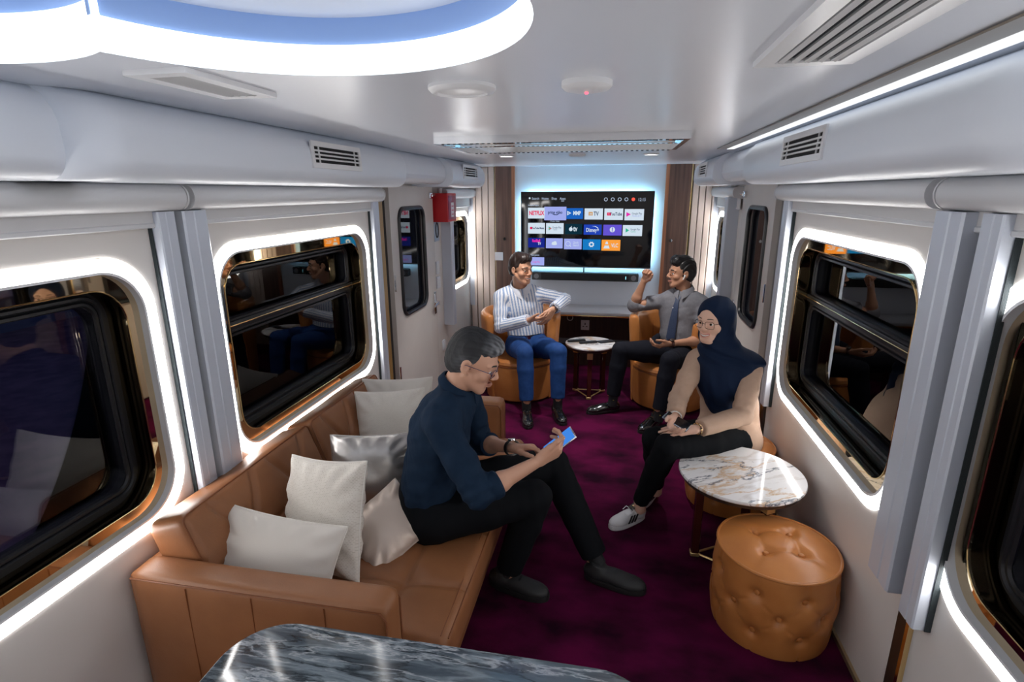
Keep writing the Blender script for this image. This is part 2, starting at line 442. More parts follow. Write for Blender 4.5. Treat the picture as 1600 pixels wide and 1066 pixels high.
# roller blinds: cassette, hanging cloth, bottom bar
def blind(F, y0, y1, label, zb=1.735, dd=.09):
    t = thing('roller_blind', label, 'blind', F(0, y0, 1.80), 0, 'roller blinds above the windows')
    s = 1 if F is FL else -1; L_ = y1 - y0
    P = [(0, .078)] + [(dd * (.55 + .45 * math.sin(a)), .04 + .045 * math.cos(a)) for a in [PI * k / 10 for k in range(0, 11)]] + [(0, -.012)]
    MB().loft([[(s * d, y, z) for d, z in P] for y in (0.008, L_ - .008)]).build('cassette', M_cass, t, angle=35)
    for y in (0.002, L_ - .002):
        MB().loft([[(s * d * 1.03, yy, z * 1.03 - .001) for d, z in P] for yy in (y - .004, y + .004)]).build('end_cap', M_cass, t, angle=35)
    MB().b2((s * .018, .02, zb - 1.80 + .015), (s * .024, L_ - .02, .0)).build('cloth', M_shade, t, smooth=False)
    MB().b2((s * .014, .02, zb - 1.80), (s * .028, L_ - .02, zb - 1.80 + .018), .004, 1).build('bottom_bar', M_cass, t)
    return t
blind(FL, -.1, 1.80, 'grey roller blind above the nearest left window')
blind(FL, 1.83, 3.56, 'grey roller blind above the window behind the sofa')
blind(FL, 4.95, 6.0, 'small grey roller blind above the far left window beside red box', 1.70)
blind(FR, -.1, 1.86, 'grey roller blind above the nearest right window')
blind(FR, 1.91, 3.60, 'grey roller blind above the window beside the woman')
blind(FR, 4.85, 6.0, 'small grey roller blind above the far right window', 1.70)

# aluminium guide rails between the windows
def rail(F, y0, y1, z0, z1, d, label, brush=None):
    t = thing('guide_rail', label, 'rail', F(0, (y0 + y1) / 2, z0), 0, 'aluminium blind guide rails')
    s = 1 if F is FL else -1; w = (y1 - y0) / 2; h = z1 - z0
    # channel section with a shallow groove
    S = [(0, -w), (d * .92, -w), (d, -w * .86), (d, -w * .25), (d * .95, -w * .20), (d * .95, -w * .12), (d, -w * .05), (d, w * .86), (d * .92, w), (0, w)]
    MB().loft([[(s * a, b, z) for a, b in S] for z in (0, h)]).build('channel', M_alu, t, smooth=False)
    if brush:
        b = w * brush
        MB().b2((s * 0, b - .003 if b < 0 else b, .0), (s * (d * .35), (b if b < 0 else b + .003) + (-.006 if b < 0 else .006), h)).build('brush_strip', M_dkbrush, t, smooth=False)
    return t
rail(FL, 1.695, 1.775, .30, 1.79, .045, 'aluminium guide rail at the far edge of nearest left window', -1)
rail(FL, 1.80, 1.925, .30, 1.79, .055, 'wide aluminium guide rail near edge of the window behind the sofa')
rail(FL, 3.47, 3.56, .30, 1.80, .04, 'slim aluminium guide rail between window behind sofa and left door', -1)
rail(FR, 1.60, 1.69, .54, 1.79, .05, 'aluminium guide rail at the far edge of nearest right window', -1)
rail(FR, 1.75, 1.90, .55, 1.79, .06, 'wide aluminium guide rail beside the window next to the woman')
rail(FR, 3.45, 3.54, .54, 1.80, .05, 'slim aluminium guide rail behind the woman, beside the right door', -1)
rail(FL, 5.0, 5.09, .60, 1.80, .10, 'white guide rail below the red box')
rail(FL, 5.985, 6.04, .60, 1.80, .06, 'thin aluminium guide rail at far left corner beside slats')
rail(FR, 5.0, 5.12, .60, 1.80, .10, 'pale guide rail at near edge of far right window')
rail(FR, 5.985, 6.04, .60, 1.80, .06, 'thin aluminium guide rail at far right corner beside slats')
# joint strips
M_brown = mat('brown_strip', (.035, .020, .014), .3)
for i, (F, y0, y1, m, d, z0, z1) in enumerate([(FL, 1.778, 1.797, mat('olive_joint', (.22, .18, .10), .5), .02, .0, 1.8), (FR, 1.69, 1.745, M_brown, .014, 0, 1.8), (FR, 1.672, 1.689, M_goldrim, .016, 0, .56),
    (FL, 3.565, 3.635, mat('ochre_strip', (.42, .26, .09), .35, metal=.3), .03, .0, 1.88), (FL, 3.645, 3.715, M_blackgl, .012, .0, 1.88), (FR, 3.545, 3.60, M_brown, .014, 0, 1.9), (FR, 3.60, 3.615, M_goldrim, .02, 0, 1.9), (FR, 3.62, 3.715, mat('mirror_strip', (.5, .52, .56), .03, metal=1), .01, 0, 1.9), (FR, 4.70, 4.74, M_goldrim, .02, 0, 1.9), (FL, 4.70, 4.735, M_brown, .02, 0, 1.9)]):
    MB().b2(F(0, y0, z0), F(d, y1, z1)).build('trim_%d' % (20 + i), m, kind='structure', smooth=False)

# doors
M_door = mat('door_cream', (.66, .62, .585), .42, var=(.60, .56, .53), scale=2.2)
for i, (side, F) in enumerate(SIDES.items()):
    D_ = holder('door_%d' % (i + 1)); y0, y1 = DOOR
    s = 1 if side == 'left' else -1
    wy0, wy1, wz0, wz1 = 3.86, 4.41, .93, 1.745
    out = [(y0, .02), (y1, .02), (y1, 1.90), (y0, 1.90)]
    plate_with_hole(out, [rrect(wy0, wy1, wz0, wz1, .09)], lambda u, v, w: F(.045 - w, u, v), .044).build('door_leaf', M_door, D_, smooth=False)
    MB().tube([F(.048, a, b) for a, b in rrect(wy0 + .008, wy1 - .008, wz0 + .008, wz1 - .008, .085)], .016, 8, closed=True).build('gasket', M_black, D_)
    MB().b2(F(.012, wy0 - .01, wz0 - .01), F(.020, wy1 + .01, wz1 + .01)).build('pane', mat('door_glass', (.008, .009, .014), .015, spec=.9), D_, smooth=False)
    # latch
    MB().b2(F(.046, 4.57, .80), F(.058, 4.63, 1.0), .004).build('latch_plate', M_chrome, D_)
    MB().cyl(F(.058, 4.60, .90), F(.085, 4.60, .90), .017).cyl(F(.08, 4.60, .90), F(.08, 4.50, .885), .009).build('handle', M_chrome, D_)
    MB().b2(F(.046, 4.55, 1.80), F(.065, 4.62, 1.85), .005).cyl(F(.06, 4.60, 1.825), F(.06, 4.70, 1.825), .011).build('top_bolt', M_chrome, D_)
    for z in (.45, 1.15):
        MB().cyl(F(.047, 3.735, z), F(.047, 3.735, z + .12), .008, 8).build('hinge', M_chrome, D_)

# wall fittings on the left
def onwall(name, label, cat, F, y0, y1, z0, z1, t, m, bev=.004, group=None):
    o = MB().b2((0, -(y1 - y0) / 2, -(z1 - z0) / 2), ((t if F is FL else -t), (y1 - y0) / 2, (z1 - z0) / 2), bev).build(name, m, loc=F(0, (y0 + y1) / 2, (z0 + z1) / 2))
    return tag(o, label, cat, group)
M_plate = mat('switch_white', (.72, .74, .80), .35)
sg = onwall('number_plate', 'small blue-grey wall plate with a black zero, below the red box', 'sign', FL, 4.80, 4.93, 1.42, 1.62, .004, mat('plate_blue', (.40, .50, .62), .35), .001)
zero = [(math.cos(a) * .036, math.sin(a) * .066) for a in [2 * PI * k / 28 for k in range(28)]]
MB().tube([(.006, y, z) for y, z in zero], .006, 6, closed=True).build('digit', M_black, sg)
for a, b, c, d, lab in ((4.80, 4.87, 1.12, 1.24, 'pale double switch plate beside left door, upper of the two'), (4.80, 4.89, .99, 1.10, 'pale double switch plate beside left door, lower of the two'), (4.90, 4.97, .36, .46, 'small white socket plate low on the wall by left door')):
    sw = onwall('switch_plate', lab, 'switch', FL, a, b, c, d, .012, M_plate)
    for q in (-.5, .5): MB().box((.013, q * (b - a) * .5, 0), (.004, (b - a) * .38, (d - c) * .7), .001, 1).build('rocker', M_white, sw)
rb = thing('alarm_box', 'bright red metal box with a white label, high beside left door', 'box', (XL, 4.70, 1.60))
MB().b2((.0, 0, 0), (.165, .27, .245), .006).build('body', mat('signal_red', (.55, .012, .02), .35), rb)
MB().b2((.165, .02, .02), (.170, .25, .225), .003).build('door', mat('box_dark_red', (.30, .02, .07), .3), rb)  # labelled face in a darker, purpler red than the body
MB().b2((.170, .09, .04), (.1715, .17, .165)).build('label', mat('paper', (.8, .8, .82), .6), rb, smooth=False)
for k in range(3): MB().b2((.1715, .10, .06 + k * .035), (.1722, .16, .068 + k * .035)).build('print_line', mat('print_pink', (.6, .1, .2), .6), rb, smooth=False)
MB().cyl((.06, .13, .245), (.06, .13, .29), .02).build('conduit', M_cass, rb)

# ------------------------------------------------------------------ ceiling fittings
def vent(cx, cy, w, l, n, label):
    t = thing('ceiling_vent', label, 'vent', (cx, cy, ZC), 0, 'linear ceiling vents')
    a, b = w / 2, l / 2
    out = [(-a - .035, -b - .035), (a + .035, -b - .035), (a + .035, b + .035), (-a - .035, b + .035)]
    inn = [(-a, -b), (-a, b), (a, b), (a, -b)]
    plate_with_hole(out, [inn[::-1]], lambda u, v, q: (u, v, -.012 + q), .012).build('frame', M_white, t, smooth=False)
    MB().b2((-a, -b, -.002), (a, b, -.0005)).build('dark_duct', mat('duct_grey', (.02, .025, .035), .6), t, smooth=False)
    for k in range(n):
        x = -a + w * (k + .5) / n
        MB().box((x, 0, -.009), (w / n * .40, l, .006), 0, 1, Matrix.Rotation(.35, 3, 'Y')).build('slat', M_cass, t, smooth=False)
vent(.365, .93, .125, .78, 5, 'long white slotted ceiling vent, right of the ring lights')
vent(-1.01, 1.30, .09, .26, 4, 'white slotted ceiling vent behind the ring lights on the left')
o = MB().lathe([(.088, 0), (.088, -.008), (.08, -.016), (.066, -.018), (.064, -.012), (.0, -.012)], n=40).build('ceiling_speaker', M_white, loc=(-.412, 1.485, ZC)); tag(o, 'round white flush ceiling disc nearest the ring lights', 'speaker')
o = MB().lathe([(.063, 0), (.063, -.012), (.055, -.02), (.035, -.024), (.0, -.026)], n=36).build('smoke_detector', M_white, loc=(-.092, 1.487, ZC)); tag(o, 'round white ceiling sensor with a small red dot', 'sensor')
MB().lathe([(.005, -.025), (.004, -.029), (0, -.03)], n=10).build('indicator', emis('red_dot', (1, .05, .08), 3), o)
o = MB().lathe([(.06, 0), (.06, -.01), (.05, -.016), (.0, -.017)], n=30).build('ceiling_sensor', M_cass, loc=(-.315, 4.21, ZC)); tag(o, 'pale round ceiling disc between the two small downlights', 'sensor')
for x, y, lab in ((-.84, 4.21, 'small round downlight in the ceiling above the striped shirt man'), (.213, 4.29, 'small round downlight in the ceiling above grey shirt man')):
    t = thing('downlight', lab, 'light', (x, y, ZC), 0, 'downlights before the television wall')
    MB().lathe([(.055, 0), (.055, -.006), (.045, -.010), (.040, -.004)], n=28).build('ring', M_white, t)
    MB().lathe([(.040, -.003), (.036, -.006), (0, -.007)], n=28).build('lens', M_spot, t)
# lamps: the downlights' beams
def spot(x, y, w, ang=1.5, blend=.8, r=.04):
    l = bpy.data.lights.new('downlight_beam', 'SPOT'); l.energy = w; l.spot_size = ang; l.spot_blend = blend; l.shadow_soft_size = r; l.color = (1, .96, .93)
    ob = bpy.data.objects.new('downlight_beam', l); COL.objects.link(ob); ob.location = (x, y, ZC - .02)
spot(-.84, 4.21, SPOT_W); spot(.213, 4.29, SPOT_W)
# mirror panel in its dropped frame
t = thing('mirror_light', 'dropped ceiling frame with a mirror panel and beaded edges before the TV', 'light', (-.30, 3.06, ZC))
W2, L2 = .605, .345
out = [(-W2, -L2), (W2, -L2), (W2, L2), (-W2, L2)]; inn = [(-W2 + .025, -L2 + .025), (-W2 + .025, L2 - .025), (W2 - .025, L2 - .025), (W2 - .025, -L2 + .025)]
plate_with_hole(out, [inn[::-1]], lambda u, v, q: (u, v, -.036 + q), .036).build('frame', M_chrome, t, smooth=False)
MB().b2((-W2 + .025, -L2 + .025, -.02), (W2 - .025, L2 - .025, -.012)).build('mirror', mat('blue_mirror', (.72, .78, .84), .02, metal=1), t, smooth=False)
bead = MB()
for k in range(40):
    x = -W2 + .03 + (2 * W2 - .06) * (k + .5) / 40
    for y in (-L2 + .012, L2 - .012): bead.box((x, y, -.037), (.014, .010, .006))
o = bead.build('beads', M_black, t, smooth=False); o['kind'] = 'stuff'
MB().b2((-W2 + .04, -.01, -.024), (W2 - .04, .01, -.02)).build('divider', M_chrome, t, smooth=False)
# long strip light at the right edge of the ceiling
t = thing('strip_light', 'long white strip light in a bronze slot along the right ceiling edge', 'light', (.66, 1.6, ZC - .001))
MB().b2((-.004, -3.4, -.008), (.040, 2.26, -.002), .002, 1).build('diffuser', M_strip, t)
MB().b2((-.060, -3.4, -.006), (-.005, 2.27, -.001)).build('slot', mat('bronze_slot', (.28, .24, .19), .3, metal=.6), t, smooth=False)

# ------------------------------------------------------------------ far wall
MB().b2((XL - .1, YB, 0), (XR + .1, YB + .1, ZC)).build('wall_back', mat('wall_white', (.66, .70, .76), .35), kind='structure', smooth=False)
MB().b2((-1.10, 5.955, .0), (.455, YB, ZC)).build('wall_panel', mat('tv_wall', (.62, .66, .73), .35), kind='structure', smooth=False)
for x0, x1, n in ((-1.31, -1.10, 40), (.455, .70, 41)):
    MB().b2((x0, 5.93, 0), (x1, YB, ZC), .002, 1).build('trim_%d' % n, M_walnut, kind='structure', smooth=False)
M_litedge = wood('walnut_lit', (.42, .17, .085), (.30, .11, .055))  # inner pillar edges: warm light on the walnut, put into the colour
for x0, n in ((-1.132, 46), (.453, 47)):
    MB().b2((x0, 5.926, 0), (x0 + .034, YB, ZC)).build('trim_%d' % n, M_litedge, kind='structure', smooth=False)
for x0, n in ((-1.325, 42), (.705, 43)):
    MB().b2((x0, 5.97, 0), (x0 + .014, YB, ZC)).build('trim_%d' % n, M_goldrim, kind='structure', smooth=False)
for nm, x0, x1 in (('trim_44', -1.615, -1.33), ('trim_45', .725, .985)):
    h = holder(nm); n = 4
    for k in range(n):
        a = x0 + (x1 - x0) * k / n; b = x0 + (x1 - x0) * (k + 1) / n
        MB().b2((a + .004, 5.985, 0), (b - .004, YB, ZC), .003, 1).build('slat', M_slat, h)
    MB().b2((x0, 6.02, 0), (x1, YB + .01, ZC)).build('groove', M_brown, h, smooth=False)
# console below the TV
c = thing('wall_console', 'pale wall console shelf with a gilded edge over a dark walnut back', 'console', (-.32, 5.95, 0))
MB().b2((-.78, -.42, .625), (.78, 0, .655), .006).build('shelf', mat('shelf_grey', (.50, .50, .53), .3), c)
MB().b2((-.78, -.40, .60), (.78, -.10, .624), .010).build('gilded_edge', M_goldrim, c)
MB().b2((-.78, -.13, .0), (.78, 0, .60)).build('back_panel', M_walnut2, c, smooth=False)
MB().b2((-.78, -.145, .245), (.78, -.131, .30)).build('grey_rail', mat('rail_grey', (.10, .11, .13), .4), c, smooth=False)
sk = tag(MB().b2((-.045, -.012, -.055), (.045, 0, .055), .004).build('power_socket', M_plate, loc=(-.305, 5.819, .455)), 'grey three-pin power socket on the dark console back', 'socket')
for x, z, w, h in ((0, .014, .010, .022), (-.018, -.015, .016, .008), (.018, -.015, .016, .008)): MB().box((x, -.013, z), (w, .003, h)).build('pin_hole', M_black, sk, smooth=False)
ro = MB().tube([(.03 * math.cos(a), 0, .03 * math.sin(a)) for a in [2 * PI * k / 24 for k in range(24)]], .004, 6, closed=True).build('cable_ring', M_cass, loc=(-.47, 5.815, .53)); tag(ro, 'small pale cable ring on the dark console back left of socket', 'ring')
# switch and knob on the walnut
tag(MB().b2((-.045, -.012, -.045), (.045, 0, .045), .004).build('wall_switch', M_plate, loc=(-1.275, 5.929, 1.17)), 'square white switch plate on the left walnut panel', 'switch')
for x, z, lab in ((-1.21, 1.36, 'tiny round chrome stud on the left walnut panel'), (.54, 1.36, 'tiny round chrome stud on the right walnut panel')):
    tag(MB().lathe([(.016, 0), (.016, .008), (.01, .014), (0, .015)], n=14, axis='y').build('wall_stud', M_chrome, loc=(x, 5.916, z)), lab, 'stud')

# ------------------------------------------------------------------ television
tv = thing('television', 'large wall-mounted television showing rows of app tiles on black', 'television', (-.336, 5.90, 1.462))
TW, TH = .687, .394
MB().b2((-TW, -.02, -TH), (TW, .012, TH), .004, 1).build('case', M_blackgl, tv)
MB().b2((-TW + .008, -.0215, -TH + .02), (TW - .008, -.0202, TH - .008)).build('screen', mat('tv_screen', (.004, .005, .008), .045, spec=.6), tv, smooth=False)
MB().b2((-TW, -.024, -TH), (TW, -.0202, -TH + .012)).build('bottom_bezel', mat('bezel_grey', (.16, .17, .19), .3, metal=.5), tv, smooth=False)
MB().b2((-.012, -.01, -TH - .055), (.002, .01, -TH)).build('mount_stem', M_black, tv, smooth=False)
bl = MB()
e = .045
for lo, hi in (((-TW + e, .018, TH - e - .03), (TW - e, .026, TH - e)), ((-TW + e, .018, -TH + e), (TW - e, .026, -TH + e + .03)), ((-TW + e, .018, -TH + e), (-TW + e + .03, .026, TH - e)), ((TW - e - .03, .018, -TH + e), (TW - e, .026, TH - e))):
    bl.b2(lo, hi)
bl.build('backlight', M_back, tv, smooth=False)
def tp(px, py):  # screen picture position: crop 1370 x 760 of the lit screen
    return (-TW + 2 * TW * (px - 115) / 1370.0, TH - 2 * TH * (py - 124) / 770.0)
WHT = emis('scr_white', (.74, .86, .98), 0.48); LIL = emis('scr_lilac', (.40, .46, .95), 0.48); BLU = emis('scr_blue', (.015, .15, .62), 0.45); ORG = emis('scr_orange', (1.0, .36, .05), 0.53)
PUR = emis('scr_purple', (.16, .11, .78), 0.45); NAV = emis('scr_navy', (.015, .03, .36), 0.39); DIS = emis('scr_royal', (.02, .07, .55), 0.45); TEAL = emis('scr_slate', (.008, .045, .075), 0.34); SKY = emis('scr_sky', (.01, .22, .62), 0.48)
RED = emis('scr_red', (.9, .02, .12), 0.48); INK = emis('scr_ink', (.04, .08, .2), 0.28); TXT = emis('scr_text', (.62, .75, .95), 0.42); PNK = emis('scr_pink', (.85, .03, .45), 0.50); GRY = emis('scr_grey', (.3, .36, .5), 0.39); GRN = emis('scr_green', (.05, .55, .35), 0.45)
def tile(x0, y0, x1, y1, m, marks):
    a, b = tp(x0, y0), tp(x1, y1)
    cx, cz = (a[0] + b[0]) / 2, (a[1] + b[1]) / 2
    o = MB().box((0, 0, 0), (b[0] - a[0], .001, a[1] - b[1])).build('app_tile', m, tv, smooth=False, loc=(cx, -.0222, cz))
    for body, px, py, size, mm, bd in marks:
        q = tp(px, py); text('lettering', body, size, mm, o, (q[0] - cx, -.0012, q[1] - cz), bold=bd, sx=.70)
    return o, cx, cz
def glyph(o, cx, cz, pts, m, name='logo'):
    q = [tp(*p) for p in pts]; n = len(q)
    tris = tessellate_polygon([[Vector((x, z, 0)) for x, z in q]])
    vs = [(x - cx, -.0012, z - cz) for x, z in q]
    mb = MB(); mb.add(vs, [tuple(t_) for t_ in tris]); return mb.build(name, m, o, smooth=False)
def ell(cx, cy, rx, ry, n=20): return [(cx + rx * math.cos(2 * PI * k / n), cy + ry * math.sin(2 * PI * k / n)) for k in range(n)]
tile(193, 285, 372, 393, WHT, [('NETFLIX', 284, 340, .060, RED, .0022)])
T2 = tile(366, 275, 598, 410, LIL, [('prime video', 481, 332, .045, INK, .001)]); 
sw_ = [(450, 348), (470, 358), (500, 360), (520, 348), (516, 342), (497, 352), (472, 350), (452, 342)]; glyph(*T2, sw_, INK)
T3 = tile(600, 290, 772, 397, BLU, [('MMP', 708, 340, .055, WHT, .002)]); glyph(*T3, [(606, 316), (650, 338), (606, 362)], WHT); glyph(*T3, [(614, 330), (634, 339), (614, 349)], BLU)
T4 = tile(787, 292, 975, 402, WHT, [('TV', 906, 346, .062, INK, .001)]); glyph(*T4, [(828, 326), (872, 326), (872, 362), (828, 362)], emis('scr_tan', (.75, .45, .2), 0.45)); glyph(*T4, [(840, 340), (862, 340), (862, 352), (840, 352)], WHT)
T5 = tile(990, 293, 1180, 405, WHT, [('YouTube', 1108, 348, .046, INK, .001)]); glyph(*T5, [(1018, 332), (1058, 332), (1058, 362), (1018, 362)], RED); glyph(*T5, [(1032, 338), (1048, 347), (1032, 356)], WHT)
T6 = tile(1195, 298, 1388, 408, WHT, [('Google Play', 1318, 342, .030, INK, 0), ('Movies & TV', 1318, 366, .026, LIL, 0)]); glyph(*T6, [(1213, 328), (1258, 350), (1213, 374)], PNK)
T7 = tile(193, 438, 374, 548, WHT, [('YouTube Music', 300, 492, .030, INK, .001)]); glyph(*T7, ell(227, 491, 14, 13), RED)
T8 = tile(387, 440, 572, 550, WHT, [('Google Play', 500, 485, .028, INK, 0), ('Store', 484, 506, .026, GRY, 0)]); glyph(*T8, [(414, 472), (448, 493), (414, 515)], GRN); glyph(*T8, [(414, 493), (432, 484), (448, 493), (430, 505)], RED)
T9 = tile(587, 446, 768, 552, TEAL, [('tv', 695, 496, .078, WHT, .002)]); glyph(*T9, ell(648, 500, 19, 20), WHT); glyph(*T9, [(648, 478), (652, 468), (660, 468), (657, 476)], WHT)
T10 = tile(783, 452, 968, 554, DIS, [('Disney+', 875, 508, .058, WHT, .001)]); glyph(*T10, [(868, 468), (900, 466), (930, 482), (938, 506), (932, 506), (924, 486), (898, 472)], WHT)
T11 = tile(985, 453, 1173, 560, PUR, [('?', 1078, 502, .055, PUR, .003)]); g = glyph(*T11, ell(1078, 502, 27, 26), WHT); g.location.y = .0005
T12 = tile(1184, 456, 1380, 564, WHT, [('Google Play', 1308, 498, .028, INK, 0), ('Games', 1290, 520, .026, GRN, 0)]); glyph(*T12, [(1213, 486), (1250, 508), (1213, 530)], GRN)
tile(195, 592, 372, 692, NAV, [('RedBull', 282, 622, .040, PNK, .002), ('TV', 316, 652, .040, WHT, .001)]); 
T14 = tile(387, 594, 566, 697, LIL, []); 
for a in (ell(476, 652, 30, 12), ell(465, 642, 14, 12), ell(484, 638, 17, 15)): glyph(*T14, a, WHT)
T15 = tile(580, 597, 766, 705, LIL, [('Quick', 704, 636, .034, WHT, 0), ('Search', 706, 663, .034, WHT, 0)])
q = [tp(*p) for p in ell(622, 648, 25, 24)]; MB().tube([(x - T15[1], -.0012, z - T15[2]) for x, z in q], .0025, 5, closed=True).build('logo', WHT, T15[0]); glyph(*T15, [(638, 664), (642, 660), (656, 676), (651, 680)], WHT)
T16 = tile(778, 601, 962, 708, SKY, []); glyph(*T16, [(868 + (32 if k % 2 else 24) * math.cos(2 * PI * k / 16), 653 + (31 if k % 2 else 23) * math.sin(2 * PI * k / 16)) for k in range(16)], WHT)
g = glyph(*T16, ell(868, 653, 13, 12), SKY); g.location.y = -.0004
T17 = tile(973, 604, 1166, 714, ORG, [('VLC', 1108, 662, .056, WHT, .001)]); glyph(*T17, [(1018, 622), (1034, 622), (1052, 678), (1060, 692), (992, 692), (1000, 678)], WHT); g = glyph(*T17, [(1010, 648), (1042, 648), (1046, 662), (1006, 662)], ORG); g.location.y = -.0004
T18 = tile(193, 793, 370, 878, LIL, [('Google Play', 280, 842, .026, PNK, 0)])
for s_, px, py, sz in (('Search', 272, 194, .036), ('Home', 374, 194, .036), ('Shop', 468, 194, .036), ('Apps', 557, 195, .038), ('Installed apps', 250, 260, .026), ('Prime Video', 481, 420, .024), ('Installed games', 254, 770, .026), ('12:15', 1360, 208, .044)):
    x, z = tp(px, py); text('screen_text', s_, sz, TXT, tv, (x, -.0225, z), sx=.8)
for px, m in ((1000, TXT), (1069, TXT), (1139, TXT), (1206, TXT)):
    x, z = tp(px, 204); MB().tube([(x + .016 * math.cos(a), -.0225, z + .016 * math.sin(a)) for a in [2 * PI * k / 14 for k in range(14)]], .003, 5, closed=True).build('status_icon', m, tv)
x, z = tp(1275, 204); MB().lathe([(.018, -.0002), (.018, .0005)], n=16, axis='y').build('status_icon', emis('scr_dot', (1, .12, .08), 0.56), tv, loc=(x, -.0228, z))
x, z = tp(210, 190); MB().lathe([(.010, -.0002), (.010, .0005)], n=10, axis='y').build('status_icon', WHT, tv, loc=(x, -.0228, z))
x, z = tp(557, 219); MB().box((x, -.0225, z), (.03, .001, .004)).build('cursor_line', TXT, tv, smooth=False)
sb = thing('soundbar', 'long black soundbar with grey end drivers under the television', 'speaker', (-.332, 5.90, .972))
MB().b2((-.567, -.05, -.042), (.567, .05, .042), .012, 3).build('body', mat('grille_cloth', (.010, .011, .013), .75), sb)
for x in (-.515, .515):
    MB().box((x, -.05, 0), (.10, .004, .072), .001, 1).build('driver_plate', mat('driver_grey', (.05, .055, .06), .35), sb)
    MB().lathe([(.028, 0), (.022, .006), (.004, .012), (0, .012)], n=18, axis='y').build('driver', mat('driver_cone', (.22, .23, .25), .3), sb, loc=(x, -.056, 0))
MB().box((.435, -.052, 0), (.006, .003, .03)).build('indicator', emis('cyan_dot', (.3, .85, 1), 1.0), sb, smooth=False)
# ------------------------------------------------------------------ sofa
def seg_crease(segs, dips, w=.018, dep=.008, dw=.035, dd=.022):
    def f(u, v):
        z = 0.0
        for a, b, c, d in segs:
            ex, ey = c - a, d - b; L2 = ex * ex + ey * ey
            t = max(0, min(1, ((u - a) * ex + (v - b) * ey) / L2)); q = (u - a - t * ex) ** 2 + (v - b - t * ey) ** 2
            z = max(z, dep * math.exp(-q / (w * w)))
        for a, b in dips: z += dd * math.exp(-((u - a) ** 2 + (v - b) ** 2) / (dw * dw))
        return z
    return f
def crumple(p, a=.004, k=9.0, s=0.0):
    return a * (math.sin(k * p[0] + 1.3 * math.sin(k * .7 * p[1] + s)) * math.sin(k * .9 * p[1] + 2 + s) + .5 * math.sin(k * 2.1 * p[2] + p[1] * k * 1.7 + s))
sofa = thing('sofa', 'tan leather two-seat sofa with tufted cushions under the left window', 'sofa', (-1.06, 2.25, 0))
def arm(y0, y1, name='armrest'):
    hx, hy, hz = (1.60 - .655) / 2, (y1 - y0) / 2, .29
    def fn(p, n): return p + n * crumple(p, .0025, 7, y0)
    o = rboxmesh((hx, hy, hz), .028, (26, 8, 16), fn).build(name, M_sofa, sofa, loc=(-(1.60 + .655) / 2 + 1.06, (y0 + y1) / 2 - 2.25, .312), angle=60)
    s = MB()
    yq = hy - .004
    for yy in (-yq, yq):
        s.tube([(-hx + .01, yy, hz - .022), (hx - .022, yy, hz - .022), (hx - .004, yy, hz - .05), (hx - .004, yy, -hz + .02)], .0035, 5)
    for xx in (-hx * .52, -.0, hx * .55):
        s.tube([(xx, -hy - .0005, hz - .03), (xx, -hy - .0005, -hz + .02)], .0022, 5)
    s.build('seam', M_stitch, o)
    return o
arm(1.315, 1.435); arm(3.065, 3.190)
# seat: one deep slab, buttoned into squares
hx, hy, hz = .42, .805, .085
segs = []; dips = []
us = [-.19, .16]; vs_ = [-.54, -.18, .18, .54]
for v in vs_:
    segs.append((-hx, v, hx, v))
for u in us: segs.append((u, -hy, u, hy))
for u in us:
    for v in vs_: dips.append((u, v))
sf = seg_crease(segs, dips, .016, .011, .06, .020)
def seatfn(p, n):
    if n.z > .3:
        q = p - Vector((0, 0, sf(p.x, p.y) * n.z)); q.z += .006 * crumple(p, 1, 11); return q
    return p
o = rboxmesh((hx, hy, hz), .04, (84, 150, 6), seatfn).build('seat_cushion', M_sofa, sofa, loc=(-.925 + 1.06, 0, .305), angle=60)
s = MB(); s.tube([(hx - .006, -hy + .03, hz - .02), (hx - .006, hy - .03, hz - .02)], .003, 5); s.tube([(hx - .03, -hy + .02, hz - .004), (hx - .03, hy - .02, hz - .004)], .0018, 5); s.build('seam', M_stitch, o)
MB().b2((-.55, -.80, .03), (.50, .80, .24), .02).build('base', M_sofa, sofa)
MB().b2((-.555, -.92, .05), (-.42, .92, .585), .02).build('back_frame', M_sofa, sofa)
for y0, y1, ph in ((-.815, .02, 0), (.03, .812, 2.0)):
    hx, hy, hz = .085, (y1 - y0) / 2, .235
    bu = [(-.17, -.02), (.19, -.02)]
    segs = []
    for a, b in bu:
        for c, d in ((-.12, .23), (.12, .23), (-.12, -.23), (.12, -.23)): segs.append((a, b, a + c, b + d))
    segs += [(bu[0][0], -.02, bu[1][0], -.02), (-hy, -.02, bu[0][0], -.02), (bu[1][0], -.02, hy, -.02)]
    bf = seg_crease(segs, bu, .014, .013, .055, .034)
    def backfn(p, n, ph=ph, hy=hy):
        q = p.copy()
        bul = .022 * (1 - min(1, abs(p.y) / hy) ** 2.5) * (1 - min(1, abs(p.z) / .235) ** 2.5)
        if n.x > .3: q.x += (bul - bf(p.y, p.z)) * n.x
        return q + n * crumple(p, .003, 10, ph)
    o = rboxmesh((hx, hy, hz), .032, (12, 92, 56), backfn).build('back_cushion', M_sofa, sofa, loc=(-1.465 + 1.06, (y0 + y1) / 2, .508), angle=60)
    o.rotation_euler = (0, -.33, 0)
    s = MB(); s.tube([(.077, y, z) for y, z in rrect(-hy + .007, hy - .007, -hz + .007, hz - .007, .03)], .0032, 5, closed=True); s.build('seam', M_stitch, o)
    for y, z in bu: MB().lathe([(.012, 0), (.010, .005), (.004, .008), (0, .0085)], n=10, axis='x').build('button', M_sofa, o, loc=(.085 + .022 - .032, y, z))

